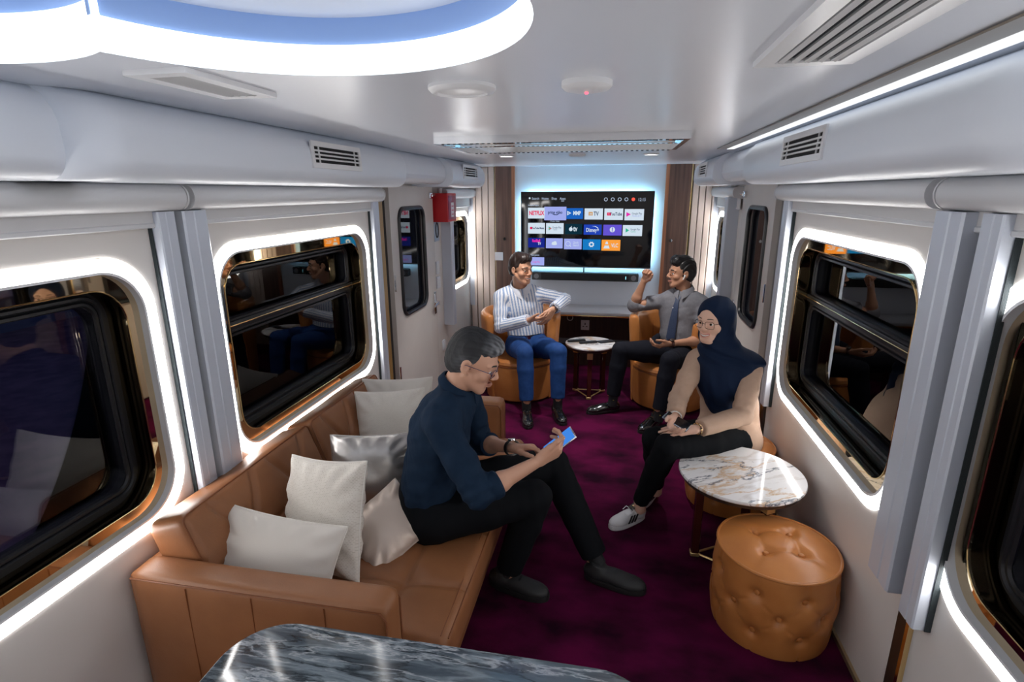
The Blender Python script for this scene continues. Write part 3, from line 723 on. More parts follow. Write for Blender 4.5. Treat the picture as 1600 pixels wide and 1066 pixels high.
# ------------------------------------------------------------------ cushions
def pat_cloth(name, a, b, sc):
    """woven all-over pattern of small pale motifs"""
    m = bpy.data.materials.new(name); m.use_nodes = True; nt = m.node_tree; N = nt.nodes; L = nt.links; bs = N['Principled BSDF']
    bs.inputs['Roughness'].default_value = .6; bs.inputs['Sheen Weight'].default_value = .2
    tc = N.new('ShaderNodeTexCoord'); mp = N.new('ShaderNodeMapping'); mp.inputs['Scale'].default_value = (sc, sc, 1); L.new(tc.outputs['UV'], mp.inputs[0])
    ck = N.new('ShaderNodeTexBrick'); ck.inputs['Scale'].default_value = 1; ck.inputs['Mortar Size'].default_value = .12; ck.inputs['Brick Width'].default_value = .6; ck.inputs['Row Height'].default_value = .4
    ck.inputs['Color1'].default_value = (*a, 1); ck.inputs['Color2'].default_value = (*b, 1); ck.inputs['Mortar'].default_value = (*a, 1)
    L.new(mp.outputs[0], ck.inputs[0]); L.new(ck.outputs[0], bs.inputs['Base Color'])
    MATS[name] = m; return m
M_cushw = mat('cushion_ivory', (.66, .62, .57), .62, sheen=.2, bump=.4, bscale=700)
M_cushp = pat_cloth('cushion_pattern', (.68, .64, .58), (.50, .45, .39), 26)
M_cushp2 = pat_cloth('cushion_pattern_pale', (.70, .66, .60), (.60, .56, .50), 26)
M_satin = mat('cushion_champagne', (.60, .50, .43), .34, metal=.25, sheen=.3)
M_silver = mat('cushion_silver', (.50, .48, .46), .27, metal=.65, bump=.15, bscale=90)
M_pipe = mat('cushion_piping', (.74, .71, .66), .5)
def pillow(label, c, nrm, upv, a, b, T, m, mp=None, seed=0, dent=0.0):
    n = Vector(nrm).normalized(); u = Vector(upv); u = (u - n * u.dot(n)).normalized(); r = u.cross(n)
    N_ = 30; vs = []; fs = []; uv = []
    def edge(s, t): return (a * s * (1 - .07 * (1 - t * t)), b * t * (1 - .07 * (1 - s * s)))
    for side in (1, -1):
        for i in range(N_ + 1):
            for j in range(N_ + 1):
                s = -1 + 2 * i / N_; t = -1 + 2 * j / N_
                s2 = math.sin(s * PI / 2); t2 = math.sin(t * PI / 2)
                x, y = edge(s2, t2)
                h = max(0, (1 - abs(s2) ** 2.6) * (1 - abs(t2) ** 2.6)) ** .5 * T
                e = max(abs(s2), abs(t2))
                wr = .10 * T * math.sin(16 * math.atan2(t2, s2) + seed) * smoothstep(.45, .85, e) * (1 - smoothstep(.93, 1, e))
                wr += .07 * T * math.sin(4 * s2 + 3 * t2 + seed) * (1 - e)
                h = h + wr - dent * T * math.exp(-((s2 * 1.6) ** 2)) * smoothstep(.1, 1, t2) * (1 - abs(t2) ** 6)
                vs.append((x, y, side * max(h, 0.0))); uv.append((s2 * .5 * a / .2, t2 * .5 * b / .2))
    M1 = (N_ + 1) ** 2
    for i in range(N_):
        for j in range(N_):
            k = i * (N_ + 1) + j
            fs.append((k, k + N_ + 1, k + N_ + 2, k + 1)); fs.append((M1 + k, M1 + k + 1, M1 + k + N_ + 2, M1 + k + N_ + 1))
    me = bpy.data.meshes.new('throw_cushion'); me.from_pydata(vs, [], fs)
    ul = me.uv_layers.new(name='UVMap')
    for lp in me.loops: ul.data[lp.index].uv = uv[lp.vertex_index]
    bm_ = bmesh.new(); bm_.from_mesh(me); bmesh.ops.remove_doubles(bm_, verts=bm_.verts[:], dist=.0004); bmesh.ops.recalc_face_normals(bm_, faces=bm_.faces[:]); bm_.to_mesh(me); bm_.free()
    o = link('throw_cushion', me, m, angle=70)
    o.matrix_world = Matrix.Translation(c) @ basis(r, u, n).to_4x4()
    tag(o, label, 'cushion', 'throw cushions on the sofa')
    E = []
    for k in range(28): E.append(edge(-1 + 2 * k / 28, 1))
    for k in range(28): E.append(edge(1, 1 - 2 * k / 28))
    for k in range(28): E.append(edge(1 - 2 * k / 28, -1))
    for k in range(28): E.append(edge(-1, -1 + 2 * k / 28))
    MB().tube([(x * .995, y * .995, 0) for x, y in E], .0038, 6, closed=True).build('piping', mp or m, o)
    return o
pillow('plain ivory cushion slumped behind the near sofa arm, lowest of the pile', (-1.205, 1.545, .510), (.0, -.84, .54), (.07, .54, .84), .255, .185, .06, M_cushw, M_pipe, 1.0)
pillow('ivory cushion with small woven pattern standing upright mid-pile', (-1.115, 1.765, .595), (-.28, -.88, .36), (-.05, .34, .93), .205, .23, .08, M_cushp, M_pipe, 2.3)
pillow('champagne satin cushion tipped on its corner on the seat', (-.925, 1.925, .462), (.18, -.55, .80), (-.78, .38, .45), .165, .15, .062, M_satin, None, 3.1)
pillow('shiny silver satin cushion behind the seated dark-shirted man', (-1.14, 2.26, .535), (.35, -.88, .34), (-.05, .27, .95), .20, .175, .075, M_silver, None, 4.0)
pillow('ivory patterned cushion leaning at the far end of sofa', (-1.22, 2.70, .585), (.35, -.88, .30), (-.10, .28, .95), .195, .19, .08, M_cushp2, M_pipe, 5.2)
pillow('plain ivory cushion mostly hidden at the far sofa arm', (-1.27, 2.93, .585), (.35, -.88, .25), (-.05, .22, .97), .21, .18, .07, M_cushw, M_pipe, 6.0)

# ------------------------------------------------------------------ tufted stools
def stool(label, loc, rot=0):
    t = thing('tufted_stool', label, 'stool', loc, rot, 'tufted leather stools')
    R, H, NT, NZ = .238, .372, 192, 60
    btn = []
    nb = 8
    for row, z in enumerate((.10, .19, .28)):
        for k in range(nb): btn.append(((k + (.5 if row % 2 else 0)) * 2 * PI / nb, z))
    dz = .09; da = PI / nb
    def side_r(a, z):
        bul = R + .020 * math.sin(PI * min(1, max(0, z / H))) ** .8
        d = 0
        for ba, bz in btn:
            da_ = (a - ba + PI) % (2 * PI) - PI
            q = (da_ * R) ** 2 + (z - bz) ** 2
            if q < .02: d = max(d, .020 * math.exp(-q / .0005) + .010 * math.exp(-q / .003))
        # pleats joining the buttons of neighbouring rows
        A = da * R; u = (a * R); v = (z - .10)
        for sg in (-1, 1):
            x = (u / (2 * A) + sg * v / (2 * dz)) % 1.0; x = min(x, 1 - x) * 2 * A * .75
            if .085 < z < .295: d = max(d, .009 * math.exp(-(x / .0065) ** 2))
        if z >= .295 or z <= .085:
            x = (u / (2 * A)) % 1.0; x = min(x, 1 - x) * 2 * A
            fade = 1
            d = max(d, .006 * math.exp(-(x / .0055) ** 2) * fade)
        return bul - d
    rings = []
    for i in range(NZ + 1):
        z = H * i / NZ
        rings.append([(side_r(2 * PI * k / NT, z) * math.cos(2 * PI * k / NT), side_r(2 * PI * k / NT, z) * math.sin(2 * PI * k / NT), z) for k in range(NT)])
    MB().loft(rings).build('body', M_leather, t, angle=60)
    tb = [(.10 * math.cos(a), .10 * math.sin(a)) for a in (.6, .6 + PI / 2, .6 + PI, .6 + 1.5 * PI)]
    segs = [(*tb[k], *tb[(k + 1) % 4]) for k in range(0)] + [(x, y, x * 2.35, y * 2.35) for x, y in tb] + [(*tb[0], *tb[1]), (*tb[1], *tb[2]), (*tb[2], *tb[3]), (*tb[3], *tb[0])]
    tf = seg_crease(segs, tb, .007, .007, .032, .020)
    rings = [[((R + .001) * math.cos(2 * PI * k / 80), (R + .001) * math.sin(2 * PI * k / 80), H) for k in range(80)]]
    for i in range(0, 25):
        rr = (R + .001) * (1 - i / 25) ; r0 = []
        for k in range(80):
            a = 2 * PI * k / 80; x, y = rr * math.cos(a), rr * math.sin(a)
            r0.append((x, y, H + .002 + .030 * (1 - (rr / (R + .001)) ** 3.0) - tf(x, y)))
        rings.append(r0)
    MB().loft(rings).build('top_cushion', M_leather, t, angle=60)
    MB().tube([((R + .003) * math.cos(a), (R + .003) * math.sin(a), H + .001) for a in [2 * PI * k / 64 for k in range(64)]], .0065, 8, closed=True).build('piping', M_leather, t)
    for ba, bz in btn:
        rr = side_r(ba, bz) + .003
        b = MB().lathe([(.0135, -.004), (.013, .003), (.009, .008), (0, .0095)], n=12, axis='x').build('button', M_leather, t, loc=(rr * math.cos(ba), rr * math.sin(ba), bz)); b.rotation_euler = (0, 0, ba)
    for x, y in tb:
        MB().lathe([(.0135, -.004), (.013, .003), (.009, .008), (0, .0095)], n=12).build('button', M_leather, t, loc=(x, y, H + .030 - .021))
    return t
st1 = stool('tan leather tufted drum stool standing nearest, in front of round marble table', (.735, 2.215, 0), .25)
st2 = stool('tan leather stool under the seated woman in the headscarf', (.735, 3.235, 0), 1.1)
st2.scale = (1.0, 1.0, 1.0)

# ------------------------------------------------------------------ armchairs
def armchair(label, loc, rot):
    t = thing('tub_armchair', label, 'armchair', loc, rot, 'tan tub armchairs before the television')
    # seat base drum, opening towards -y
    MB().lathe([(.285, .015), (.305, .03), (.318, .10), (.325, .30), (.322, .335), (.31, .345), (0, .345)], n=64).build('base', M_leather, t)
    MB().lathe([(.25, .335), (.312, .345), (.322, .362), (.316, .385), (.29, .402), (.15, .412), (0, .414)], n=64).build('seat_cushion', M_leather, t)
    MB().tube([(.322 * math.cos(a), .322 * math.sin(a), .347) for a in [2 * PI * k / 64 for k in range(64)]], .004, 6, closed=True).build('piping', M_stitch, t)
    # wrapped back shell
    prof = lambda h: [(.318, .02), (.326, .12), (.335, .34), (.350, .50), (.368, h - .06), (.366, h - .02), (.350, h), (.318, h + .004), (.290, h - .012), (.280, h - .05), (.268, .60), (.262, .45), (.255, .34), (.30, .33), (.30, .02)]
    rings = []; n = 56; span = math.radians(122)
    for k in range(-4, n + 5):
        f = max(0, min(1, k / n)); an = PI / 2 - span + 2 * span * f
        e = 0 if 0 <= k <= n else (abs(k) if k < 0 else k - n) / 4.0
        an += (-1 if k < 0 else 1) * (.085 * math.sin(e * PI / 2) if e else 0)
        sh = math.cos(e * PI / 2) if e else 1
        h = .80 + .015 * math.sin(PI * f)
        P = prof(h); cr = sum(p[0] for p in P) / len(P)
        rings.append([((cr + (r - cr) * max(sh, .05)) * math.cos(an), (cr + (r - cr) * max(sh, .05)) * math.sin(an), (z if z < .3 else .3 + (z - .3) * (1 - .06 * (1 - sh)))) for r, z in P])
    MB().loft(rings).build('back_shell', M_leather, t, angle=60)
    for a in (PI / 2 - 1.0, PI / 2, PI / 2 + 1.0):
        MB().tube([(r * math.cos(a), r * math.sin(a), z) for r, z in ((.319, .03), (.327, .12), (.336, .34), (.351, .50), (.369, .74))], .0025, 5).build('seam', M_stitch, t)
        MB().tube([(r * math.cos(a), r * math.sin(a), z) for r, z in ((.282, .745), (.2675, .60), (.2615, .45))], .0025, 5).build('seam', M_stitch, t)
    return t
armchair('tan leather tub armchair holding the man in the striped shirt', (-.845, 4.84, 0), .22)
armchair('tan leather tub armchair holding the man in the grey shirt', (.50, 4.84, 0), -.45)

# ------------------------------------------------------------------ round marble tables
def round_table(label, loc, R, H, rot):
    t = thing('round_table', label, 'table', loc, rot, 'round marble side tables')
    MB().lathe([(R - .012, H - .022), (R - .002, H - .014), (R, H - .008), (R - .003, H), (0, H)], n=72).build('table_top', M_marb, t)
    MB().lathe([(R - .03, H - .045), (R - .015, H - .038), (R - .012, H - .022), (0, H - .022)], n=72).build('top_rim', M_brown, t)
    f = []
    for k in range(3):
        a = -PI / 2 + 2 * PI * k / 3; r = R * .62
        x, y = r * math.cos(a), r * math.sin(a); f.append((x, y))
        L_ = MB().box((x, y, H / 2 - .02), (.040, .040, H - .05), .004, 1, Matrix.Rotation(a, 3, 'Z')).build('leg', mat('rosewood', (.06, .012, .010), .12), t)
        MB().box((x, y, H - .085), (.052, .052, .06), .003, 1, Matrix.Rotation(a, 3, 'Z')).build('gilt_collar', M_gilt, L_)
        MB().box((x, y, .012), (.046, .046, .02), .003, 1, Matrix.Rotation(a, 3, 'Z')).build('gilt_foot', M_gilt, L_)
    for k in range(3):
        MB().tube([(*f[k], .012), (*f[(k + 1) % 3], .012)], .006, 6).build('stretcher', M_gilt, t)
    return t
round_table('round white marble table with gilt collar between the two stools', (.655, 2.625, 0), .298, .50, .55)
round_table('small round white marble table between the two tub armchairs', (-.205, 4.93, 0), .232, .50, 0.05)
for x, y, r, w, l, lab in ((-.335, 4.955, -1.15, .040, .17, 'black remote control lying on the far marble table, leftmost'), (-.225, 4.915, -1.15, .042, .17, 'black remote control lying crosswise on the far marble table beside the first remote')):
    t = thing('remote_control', lab, 'remote', (x, y, .5005), r, 'remote controls on the far table')
    MB().box((0, 0, .009), (w, l, .018), .006, 2).build('body', mat('remote_black', (.012, .012, .014), .4), t)
    for k in range(4):
        for q in (-.3, 0, .3): MB().box((q * w, -l * .3 + k * l * .17, .0185), (.006, .006, .002), .001, 1).build('button', mat('remote_grey', (.08, .08, .09), .5), t)
t = thing('mobile_phone', 'black mobile phone lying flat on the far marble table', 'phone', (-.065, 4.985, .5005), -1.0)
MB().box((0, 0, .005), (.075, .155, .009), .004, 2).build('body', mat('phone_black', (.014, .015, .018), .35), t)
MB().box((0, 0, .0098), (.068, .146, .0006)).build('screen', M_blackgl, t, smooth=False)

# front table
t = thing('marble_table', 'dark grey veined marble table in the foreground', 'table', (-.41, .80, 0))
tz = .70
pts = []
def corner_rect(x0, x1, y0, y1, r, n=10):
    return [(a, b) for a, b in rrect(x0, x1, y0, y1, r, n)]
R1 = corner_rect(-.55, .56, -.34, .325, .15)
MB().loft([[(x * k, y * k, z) for x, y in R1] for k, z in ((.985, tz - .026), (.996, tz - .020), (1.0, tz - .012), (.997, tz - .003), (.990, tz))]).build('table_top', M_gmarb, t)
MB().lathe([(.24, 0), (.24, .012), (.05, .03), (.045, tz - .06), (.16, tz - .028)], n=32).build('pedestal', M_goldrim, t)
# ------------------------------------------------------------------ people: smooth solids from blended distance fields
V3 = lambda *a: np.array(a, float)
def nrm(v): v = np.asarray(v, float); return v / (np.linalg.norm(v) + 1e-12)
class Field:
    def __init__(s, lo, hi, h):
        s.h = h; s.lo = np.array(lo, float); s.n = np.ceil((np.array(hi) - s.lo) / h).astype(int) + 1
        s.g = np.full(tuple(s.n), .08, np.float32)
    def sub(s, lo, hi, m):
        a = np.maximum(np.floor((np.array(lo) - m - s.lo) / s.h).astype(int), 0); b = np.minimum(np.ceil((np.array(hi) + m - s.lo) / s.h).astype(int) + 1, s.n)
        if np.any(b <= a): return None
        ax = [s.lo[i] + s.h * np.arange(a[i], b[i], dtype=np.float32) for i in range(3)]
        sl = tuple(slice(a[i], b[i]) for i in range(3))
        return sl, ax[0][:, None, None], ax[1][None, :, None], ax[2][None, None, :]
    def put(s, sl, d, k, sub=False):
        a = s.g[sl]
        if sub:
            d = -d
            if k <= 0: s.g[sl] = np.maximum(a, d); return
            h = np.clip(.5 + .5 * (d - a) / k, 0, 1)
            s.g[sl] = a + (d - a) * h + k * h * (1 - h)
        else:
            if k <= 0: s.g[sl] = np.minimum(a, d); return
            h = np.clip(.5 + .5 * (a - d) / k, 0, 1)
            s.g[sl] = a + (d - a) * h - k * h * (1 - h)
    def cone(s, a, b, ra, rb, k=.01, flat=None, fl=1.0, sub=False):
        """tapered capsule; flat = direction in which the section is scaled by fl"""
        a = V3(*a); b = V3(*b); R = max(ra, rb) * max(1, fl)
        q = s.sub(np.minimum(a, b) - R, np.maximum(a, b) + R, .03 + k)
        if q is None: return s
        sl, X, Y, Z = q; ab = b - a; L2 = ab @ ab + 1e-12
        px, py, pz = X - a[0], Y - a[1], Z - a[2]
        t = np.clip((px * ab[0] + py * ab[1] + pz * ab[2]) / L2, 0, 1)
        dx, dy, dz = px - t * ab[0], py - t * ab[1], pz - t * ab[2]
        if flat is not None:
            f = nrm(flat); c = dx * f[0] + dy * f[1] + dz * f[2]
            d = np.sqrt(np.maximum(dx * dx + dy * dy + dz * dz - c * c + (c / fl) ** 2, 0)); d = (d - (ra + (rb - ra) * t)) * min(1, fl)
        else: d = np.sqrt(dx * dx + dy * dy + dz * dz) - (ra + (rb - ra) * t)
        s.put(sl, d, k, sub); return s
    def ell(s, c, r, M=None, k=.01, sub=False):
        c = V3(*c); r = V3(*r); R = r.max()
        q = s.sub(c - R, c + R, .03 + k)
        if q is None: return s
        sl, X, Y, Z = q; p = [X - c[0], Y - c[1], Z - c[2]]
        if M is not None: p = [p[0] * M[0][i] + p[1] * M[1][i] + p[2] * M[2][i] for i in range(3)]   # columns of M are the axes
        k0 = np.sqrt((p[0] / r[0]) ** 2 + (p[1] / r[1]) ** 2 + (p[2] / r[2]) ** 2); k1 = np.sqrt((p[0] / r[0] ** 2) ** 2 + (p[1] / r[1] ** 2) ** 2 + (p[2] / r[2] ** 2) ** 2) + 1e-9
        s.put(sl, k0 * (k0 - 1) / k1, k, sub); return s
    def plane(s, c, n, k=0.0):
        """cut away everything on the side n points to"""
        n = nrm(n); ax = [s.lo[i] + s.h * np.arange(s.n[i], dtype=np.float32) for i in range(3)]
        d = (ax[0][:, None, None] - c[0]) * n[0] + (ax[1][None, :, None] - c[1]) * n[1] + (ax[2][None, None, :] - c[2]) * n[2]
        s.g = np.maximum(s.g, d.astype(np.float32)); return s
    def cutball(s, c, n, R):
        """plane cut that only acts within R of c (a cuff or a hem)"""
        q = s.sub(V3(*c) - R, V3(*c) + R, 0)
        if q is None: return s
        sl, X, Y, Z = q; n = nrm(n)
        d = (X - c[0]) * n[0] + (Y - c[1]) * n[1] + (Z - c[2]) * n[2]
        m = ((X - c[0]) ** 2 + (Y - c[1]) ** 2 + (Z - c[2]) ** 2) < R * R
        s.g[sl] = np.where(m, np.maximum(s.g[sl], d), s.g[sl]); return s
    def fold(s, fn):
        ax = [s.lo[i] + s.h * np.arange(s.n[i], dtype=np.float32) for i in range(3)]
        idx = np.abs(s.g) < .03
        I = np.nonzero(idx)
        s.g[I] += fn(ax[0][I[0]], ax[1][I[1]], ax[2][I[2]]).astype(np.float32); return s
    def mesh(s):
        g = s.g; h = s.h; neg = g < 0
        nx, ny, nz = g.shape
        cnt = np.zeros((nx - 1, ny - 1, nz - 1), np.int8)
        for i in (0, 1):
            for j in (0, 1):
                for k in (0, 1): cnt += neg[i:nx - 1 + i, j:ny - 1 + j, k:nz - 1 + k]
        act = (cnt > 0) & (cnt < 8); I = np.nonzero(act); n = len(I[0])
        idm = np.full(act.shape, -1, np.int64); idm[I] = np.arange(n)
        acc = np.zeros((n, 3)); w = np.zeros(n)
        C8 = {(i, j, k): g[I[0] + i, I[1] + j, I[2] + k] for i in (0, 1) for j in (0, 1) for k in (0, 1)}
        for a in range(3):
            for u in (0, 1):
                for v in (0, 1):
                    p = [0, 0, 0]; o1, o2 = [x for x in range(3) if x != a]; p[o1] = u; p[o2] = v
                    p1 = list(p); p1[a] = 1; g0 = C8[tuple(p)]; g1 = C8[tuple(p1)]
                    c = (g0 < 0) != (g1 < 0)
                    t = np.where(c, g0 / np.where(g0 == g1, 1, g0 - g1), 0)
                    q = np.zeros((n, 3)); q[:, o1] = u; q[:, o2] = v; q[:, a] = t
                    acc += q * c[:, None]; w += c
        P = s.lo + h * (np.stack(I, 1) + acc / w[:, None])
        F = []
        for a in range(3):
            sa = [slice(None)] * 3; sb = [slice(None)] * 3; sa[a] = slice(0, -1); sb[a] = slice(1, None)
            n0 = neg[tuple(sa)]; n1 = neg[tuple(sb)]; e = np.nonzero(n0 != n1); flip = n0[e]
            o1, o2 = (a + 1) % 3, (a + 2) % 3
            ok = (e[o1] > 0) & (e[o2] > 0) & (e[o1] < g.shape[o1] - 1) & (e[o2] < g.shape[o2] - 1)
            e = [x[ok] for x in e]; flip = flip[ok]
            def cid(d1, d2):
                q = list(e); q[o1] = e[o1] - d1; q[o2] = e[o2] - d2; return idm[tuple(q)]
            qd = np.stack([cid(1, 1), cid(0, 1), cid(0, 0), cid(1, 0)], 1)
            qd[~flip] = qd[~flip][:, ::-1]; F.append(qd)
        return P, np.concatenate(F)
def np_mesh(name, parts, m, parent=None, tint=None, relax=1):
    V = []; Fq = []; o = 0
    for P, F in parts: V.append(P); Fq.append(F + o); o += len(P)
    V = np.concatenate(V); Fq = np.concatenate(Fq)
    E = np.concatenate([Fq[:, [0, 1]], Fq[:, [1, 2]], Fq[:, [2, 3]], Fq[:, [3, 0]]])
    for _ in range(relax):
        A = np.zeros_like(V); c = np.zeros(len(V))
        for i, j in ((0, 1), (1, 0)):
            for d in range(3): A[:, d] += np.bincount(E[:, i], V[E[:, j], d], len(V))
            c += np.bincount(E[:, i], minlength=len(V))
        V = V * .5 + .5 * A / np.maximum(c, 1)[:, None]
    me = bpy.data.meshes.new(name)
    me.vertices.add(len(V)); me.vertices.foreach_set('co', V.astype(np.float32).ravel())
    me.loops.add(len(Fq) * 4); me.loops.foreach_set('vertex_index', Fq.astype(np.int32).ravel())
    me.polygons.add(len(Fq)); me.polygons.foreach_set('loop_start', np.arange(0, len(Fq) * 4, 4, dtype=np.int32))
    me.update(calc_edges=True); me.validate()
    if tint is not None:
        col = np.ones((len(V), 4), np.float32); col[:, :3] = tint(V)
        a = me.color_attributes.new('tint', 'FLOAT_COLOR', 'POINT'); a.data.foreach_set('color', col.ravel())
    return link(name, me, m, parent, angle=0)

class Frame:
    """a local frame: origin, right, forward, up"""
    def __init__(s, o, fwd, up):
        s.o = V3(*o); s.f = nrm(fwd); u = V3(*up); s.u = nrm(u - s.f * (u @ s.f)); s.r = np.cross(s.f, s.u)
        s.M = np.stack([s.r, s.f, s.u], 1)
    def __call__(s, x, y, z): return s.o + s.r * x + s.f * y + s.u * z
    def inv(s, P): return (P - s.o) @ s.M
    def mw(s): m = Matrix.Identity(4); \
        m[0][:] = [*s.M[0], s.o[0]]; m[1][:] = [*s.M[1], s.o[1]]; m[2][:] = [*s.M[2], s.o[2]]; return m

def head_field(H, neck, S=1.0, smile=0.0, female=False, ears=True, h=.0032):
    """skin of head and neck; H = Frame at eye height between the ears"""
    c = H(0, 0, 0); lo = np.minimum(c - .17, V3(*neck) - .09); hi = np.maximum(c + .17, V3(*neck) + .09)
    F = Field(lo, hi, h); M = H.M; k = .016
    P = lambda x, y, z: H(x * S, y * S, z * S)
    E = lambda x, y, z, r, kk=k, sub=False, MM=None: F.ell(P(x, y, z), [q * S for q in r], M if MM is None else MM, kk, sub)
    E(0, -.018, .036, (.075, .094, .086)); E(0, .020, .02, (.068, .074, .080))
    E(0, .030, -.045, (.056, .058, .068)); E(0, .046, -.079, (.044, .040, .031)); E(0, .072, -.101, (.022, .016, .015), .016)
    for s in (-1, 1):
        E(s * .040, .056, -.028, (.024 + .003 * smile, .026, .022 + .002 * smile), .018)
        F.cone(P(s * .056, .0, -.045), P(s * .022, .066, -.098), .017 * S, .014 * S, .022)
        F.cone(P(s * .012, .092, .021), P(s * .050, .074, .024), .0085 * S, .007 * S, .010)
        F.ell(P(s * .031, .108, .000), [.017 * S, .016 * S, .011 * S], M, .010, True)
        F.cone(P(s * .018, .0872, .0088), P(s * .046, .078, .0072), .0055 * S, .005 * S, .006)     # upper lid
        F.cone(P(s * .018, .085, -.0092), P(s * .045, .077, -.0082), .005 * S, .0045 * S, .006)   # lower lid
        E(s * (.0125 if female else .0140), .096 if female else .0985, -.032, (.0080 if female else .0090, .009, .0068), .008)
        if ears:
            E(s * .076, -.012, -.004, (.009, .019, .031), .006); E(s * .083, -.006, -.002, (.006, .010, .017), .004, True)
            E(s * .074, -.002, -.030, (.007, .009, .010), .006)
    ny = .1045 if female else .1095; F.cone(P(0, .088, .014), P(0, ny, -.024), .0080 * S, (.0098 if female else .0115) * S, .012); E(0, ny - .001, -.028, (.0108 if female else .0125, .0095, .0085), .008)
    # mouth
    w = .022 + .006 * smile
    if smile > .3:
        for a in np.linspace(-1, 1, 9):
            F.ell(P(a * w, .101 - .016 * a * a, -.0655 + .008 * a * a * smile), [.006 * S, .012 * S, (.0062 * (1 - a * a * .8)) * S * smile], M, .003, True)
    for up_ in (1, -1):
        dz = .0075 * smile * up_ if smile > .3 else 0
        pts = []
        for a in np.linspace(-1, 1, 9):
            pts.append((P(a * w, .1015 - .0175 * a * a - (.002 if up_ < 0 else 0), -.0655 + .0038 * up_ + dz * (1 - a * a) + .008 * a * a * smile), (.0052 - .0022 * a * a) * S))
        for (p, r), (q, r2) in zip(pts, pts[1:]): F.cone(p, q, r, r2, .004)
    # neck
    F.cone(H(0, -.022 * S, -.07 * S), neck, (.049 if female else .055) * S, (.053 if female else .062) * S, .02)
    return F
def skin_tint(H, S, base, lip, beard=0.0, flush=.12):
    base = np.array(base); lip = np.array(lip)
    def f(V):
        q = H.inv(V) / S
        col = np.repeat(base[None], len(V), 0)
        def mixin(w, c):
            nonlocal col
            col = col * (1 - w[:, None]) + np.array(c) * w[:, None]
        g = lambda x, y, z, r: np.exp(-(((q[:, 0] - x) ** 2 + (q[:, 1] - y) ** 2 + (q[:, 2] - z) ** 2) / r ** 2))
        for s in (-1, 1): mixin(flush * g(s * .04, .07, -.03, .03), base * [1.0, .72, .66])
        mixin(.25 * g(0, .12, -.03, .016), base * [1, .7, .62])
        if beard: mixin(beard * np.clip(g(0, .085, -.085, .045) + g(0, .105, -.048, .016), 0, 1), base * [.55, .55, .58])
        inl = (np.abs(q[:, 0]) < .030) & (q[:, 1] > .078)
        wl = np.exp(-((q[:, 2] + .0655 - .3 * 0 - .010 * (q[:, 0] / .028) ** 2) / .0092) ** 2) * inl * np.clip((q[:, 1] - .080) / .01, 0, 1)
        mixin(.85 * wl, lip)
        return col
    return f
def eyes(H, S, root, iris=(.03, .015, .01), gaze=(0, 1, 0), squint=0.0):
    for s in (-1, 1):
        c = H(s * .031 * S, .0775 * S, 0)
        e = MB().lathe([(0, -.0118), (.006, -.0102), (.0095, -.007), (.0118, 0), (.0095, .007), (.006, .0102), (0, .0118)], n=16).build('eye', mat('sclera', (.72, .70, .68), .15), root, loc=c, angle=0)
        g = nrm(H.M @ nrm(V3(*gaze)))
        ir = MB().lathe([(.0070, .0094), (.0066, .0108), (.0035, .0120), (0, .0123)], n=16).build('iris', mat('iris', iris, .08), e, loc=(0, 0, 0), angle=0)
        ir.rotation_euler = Vector(g).to_track_quat('Z', 'Y').to_euler()
def brows(H, S, root, m, thick=.0035, raise_=0.0):
    for s in (-1, 1):
        pts = [H(*(S * np.array(p))) for p in ((s * .014, .0960, .0262 + raise_), (s * .024, .0960, .0288 + raise_), (s * .038, .0885, .0292 + raise_), (s * .050, .0780, .0240 + raise_))]
        MB().tube(pts, [thick * .9 * S, thick * 1.1 * S, thick * S, thick * .45 * S], 6).build('eyebrow', m, root)
def teeth(H, S, root, smile):
    w = .021 + .006 * smile
    pts = [H(a * w * S, (.0975 - .016 * a * a) * S, (-.0635 + .008 * a * a * smile) * S) for a in np.linspace(-.9, .9, 9)]
    MB().tube(pts, [.002] + [.0055 * S * smile] * 7 + [.002], 6).build('teeth', mat('teeth', (.80, .78, .74), .2), root)
    pts = [H(a * w * S, (.090 - .016 * a * a) * S, (-.068 + .008 * a * a * smile) * S) for a in np.linspace(-.9, .9, 7)]
    MB().tube(pts, [.003] + [.008 * S * smile] * 5 + [.003], 6).build('mouth_inside', mat('mouth', (.10, .02, .02), .4), root)
def ear_points(): pass
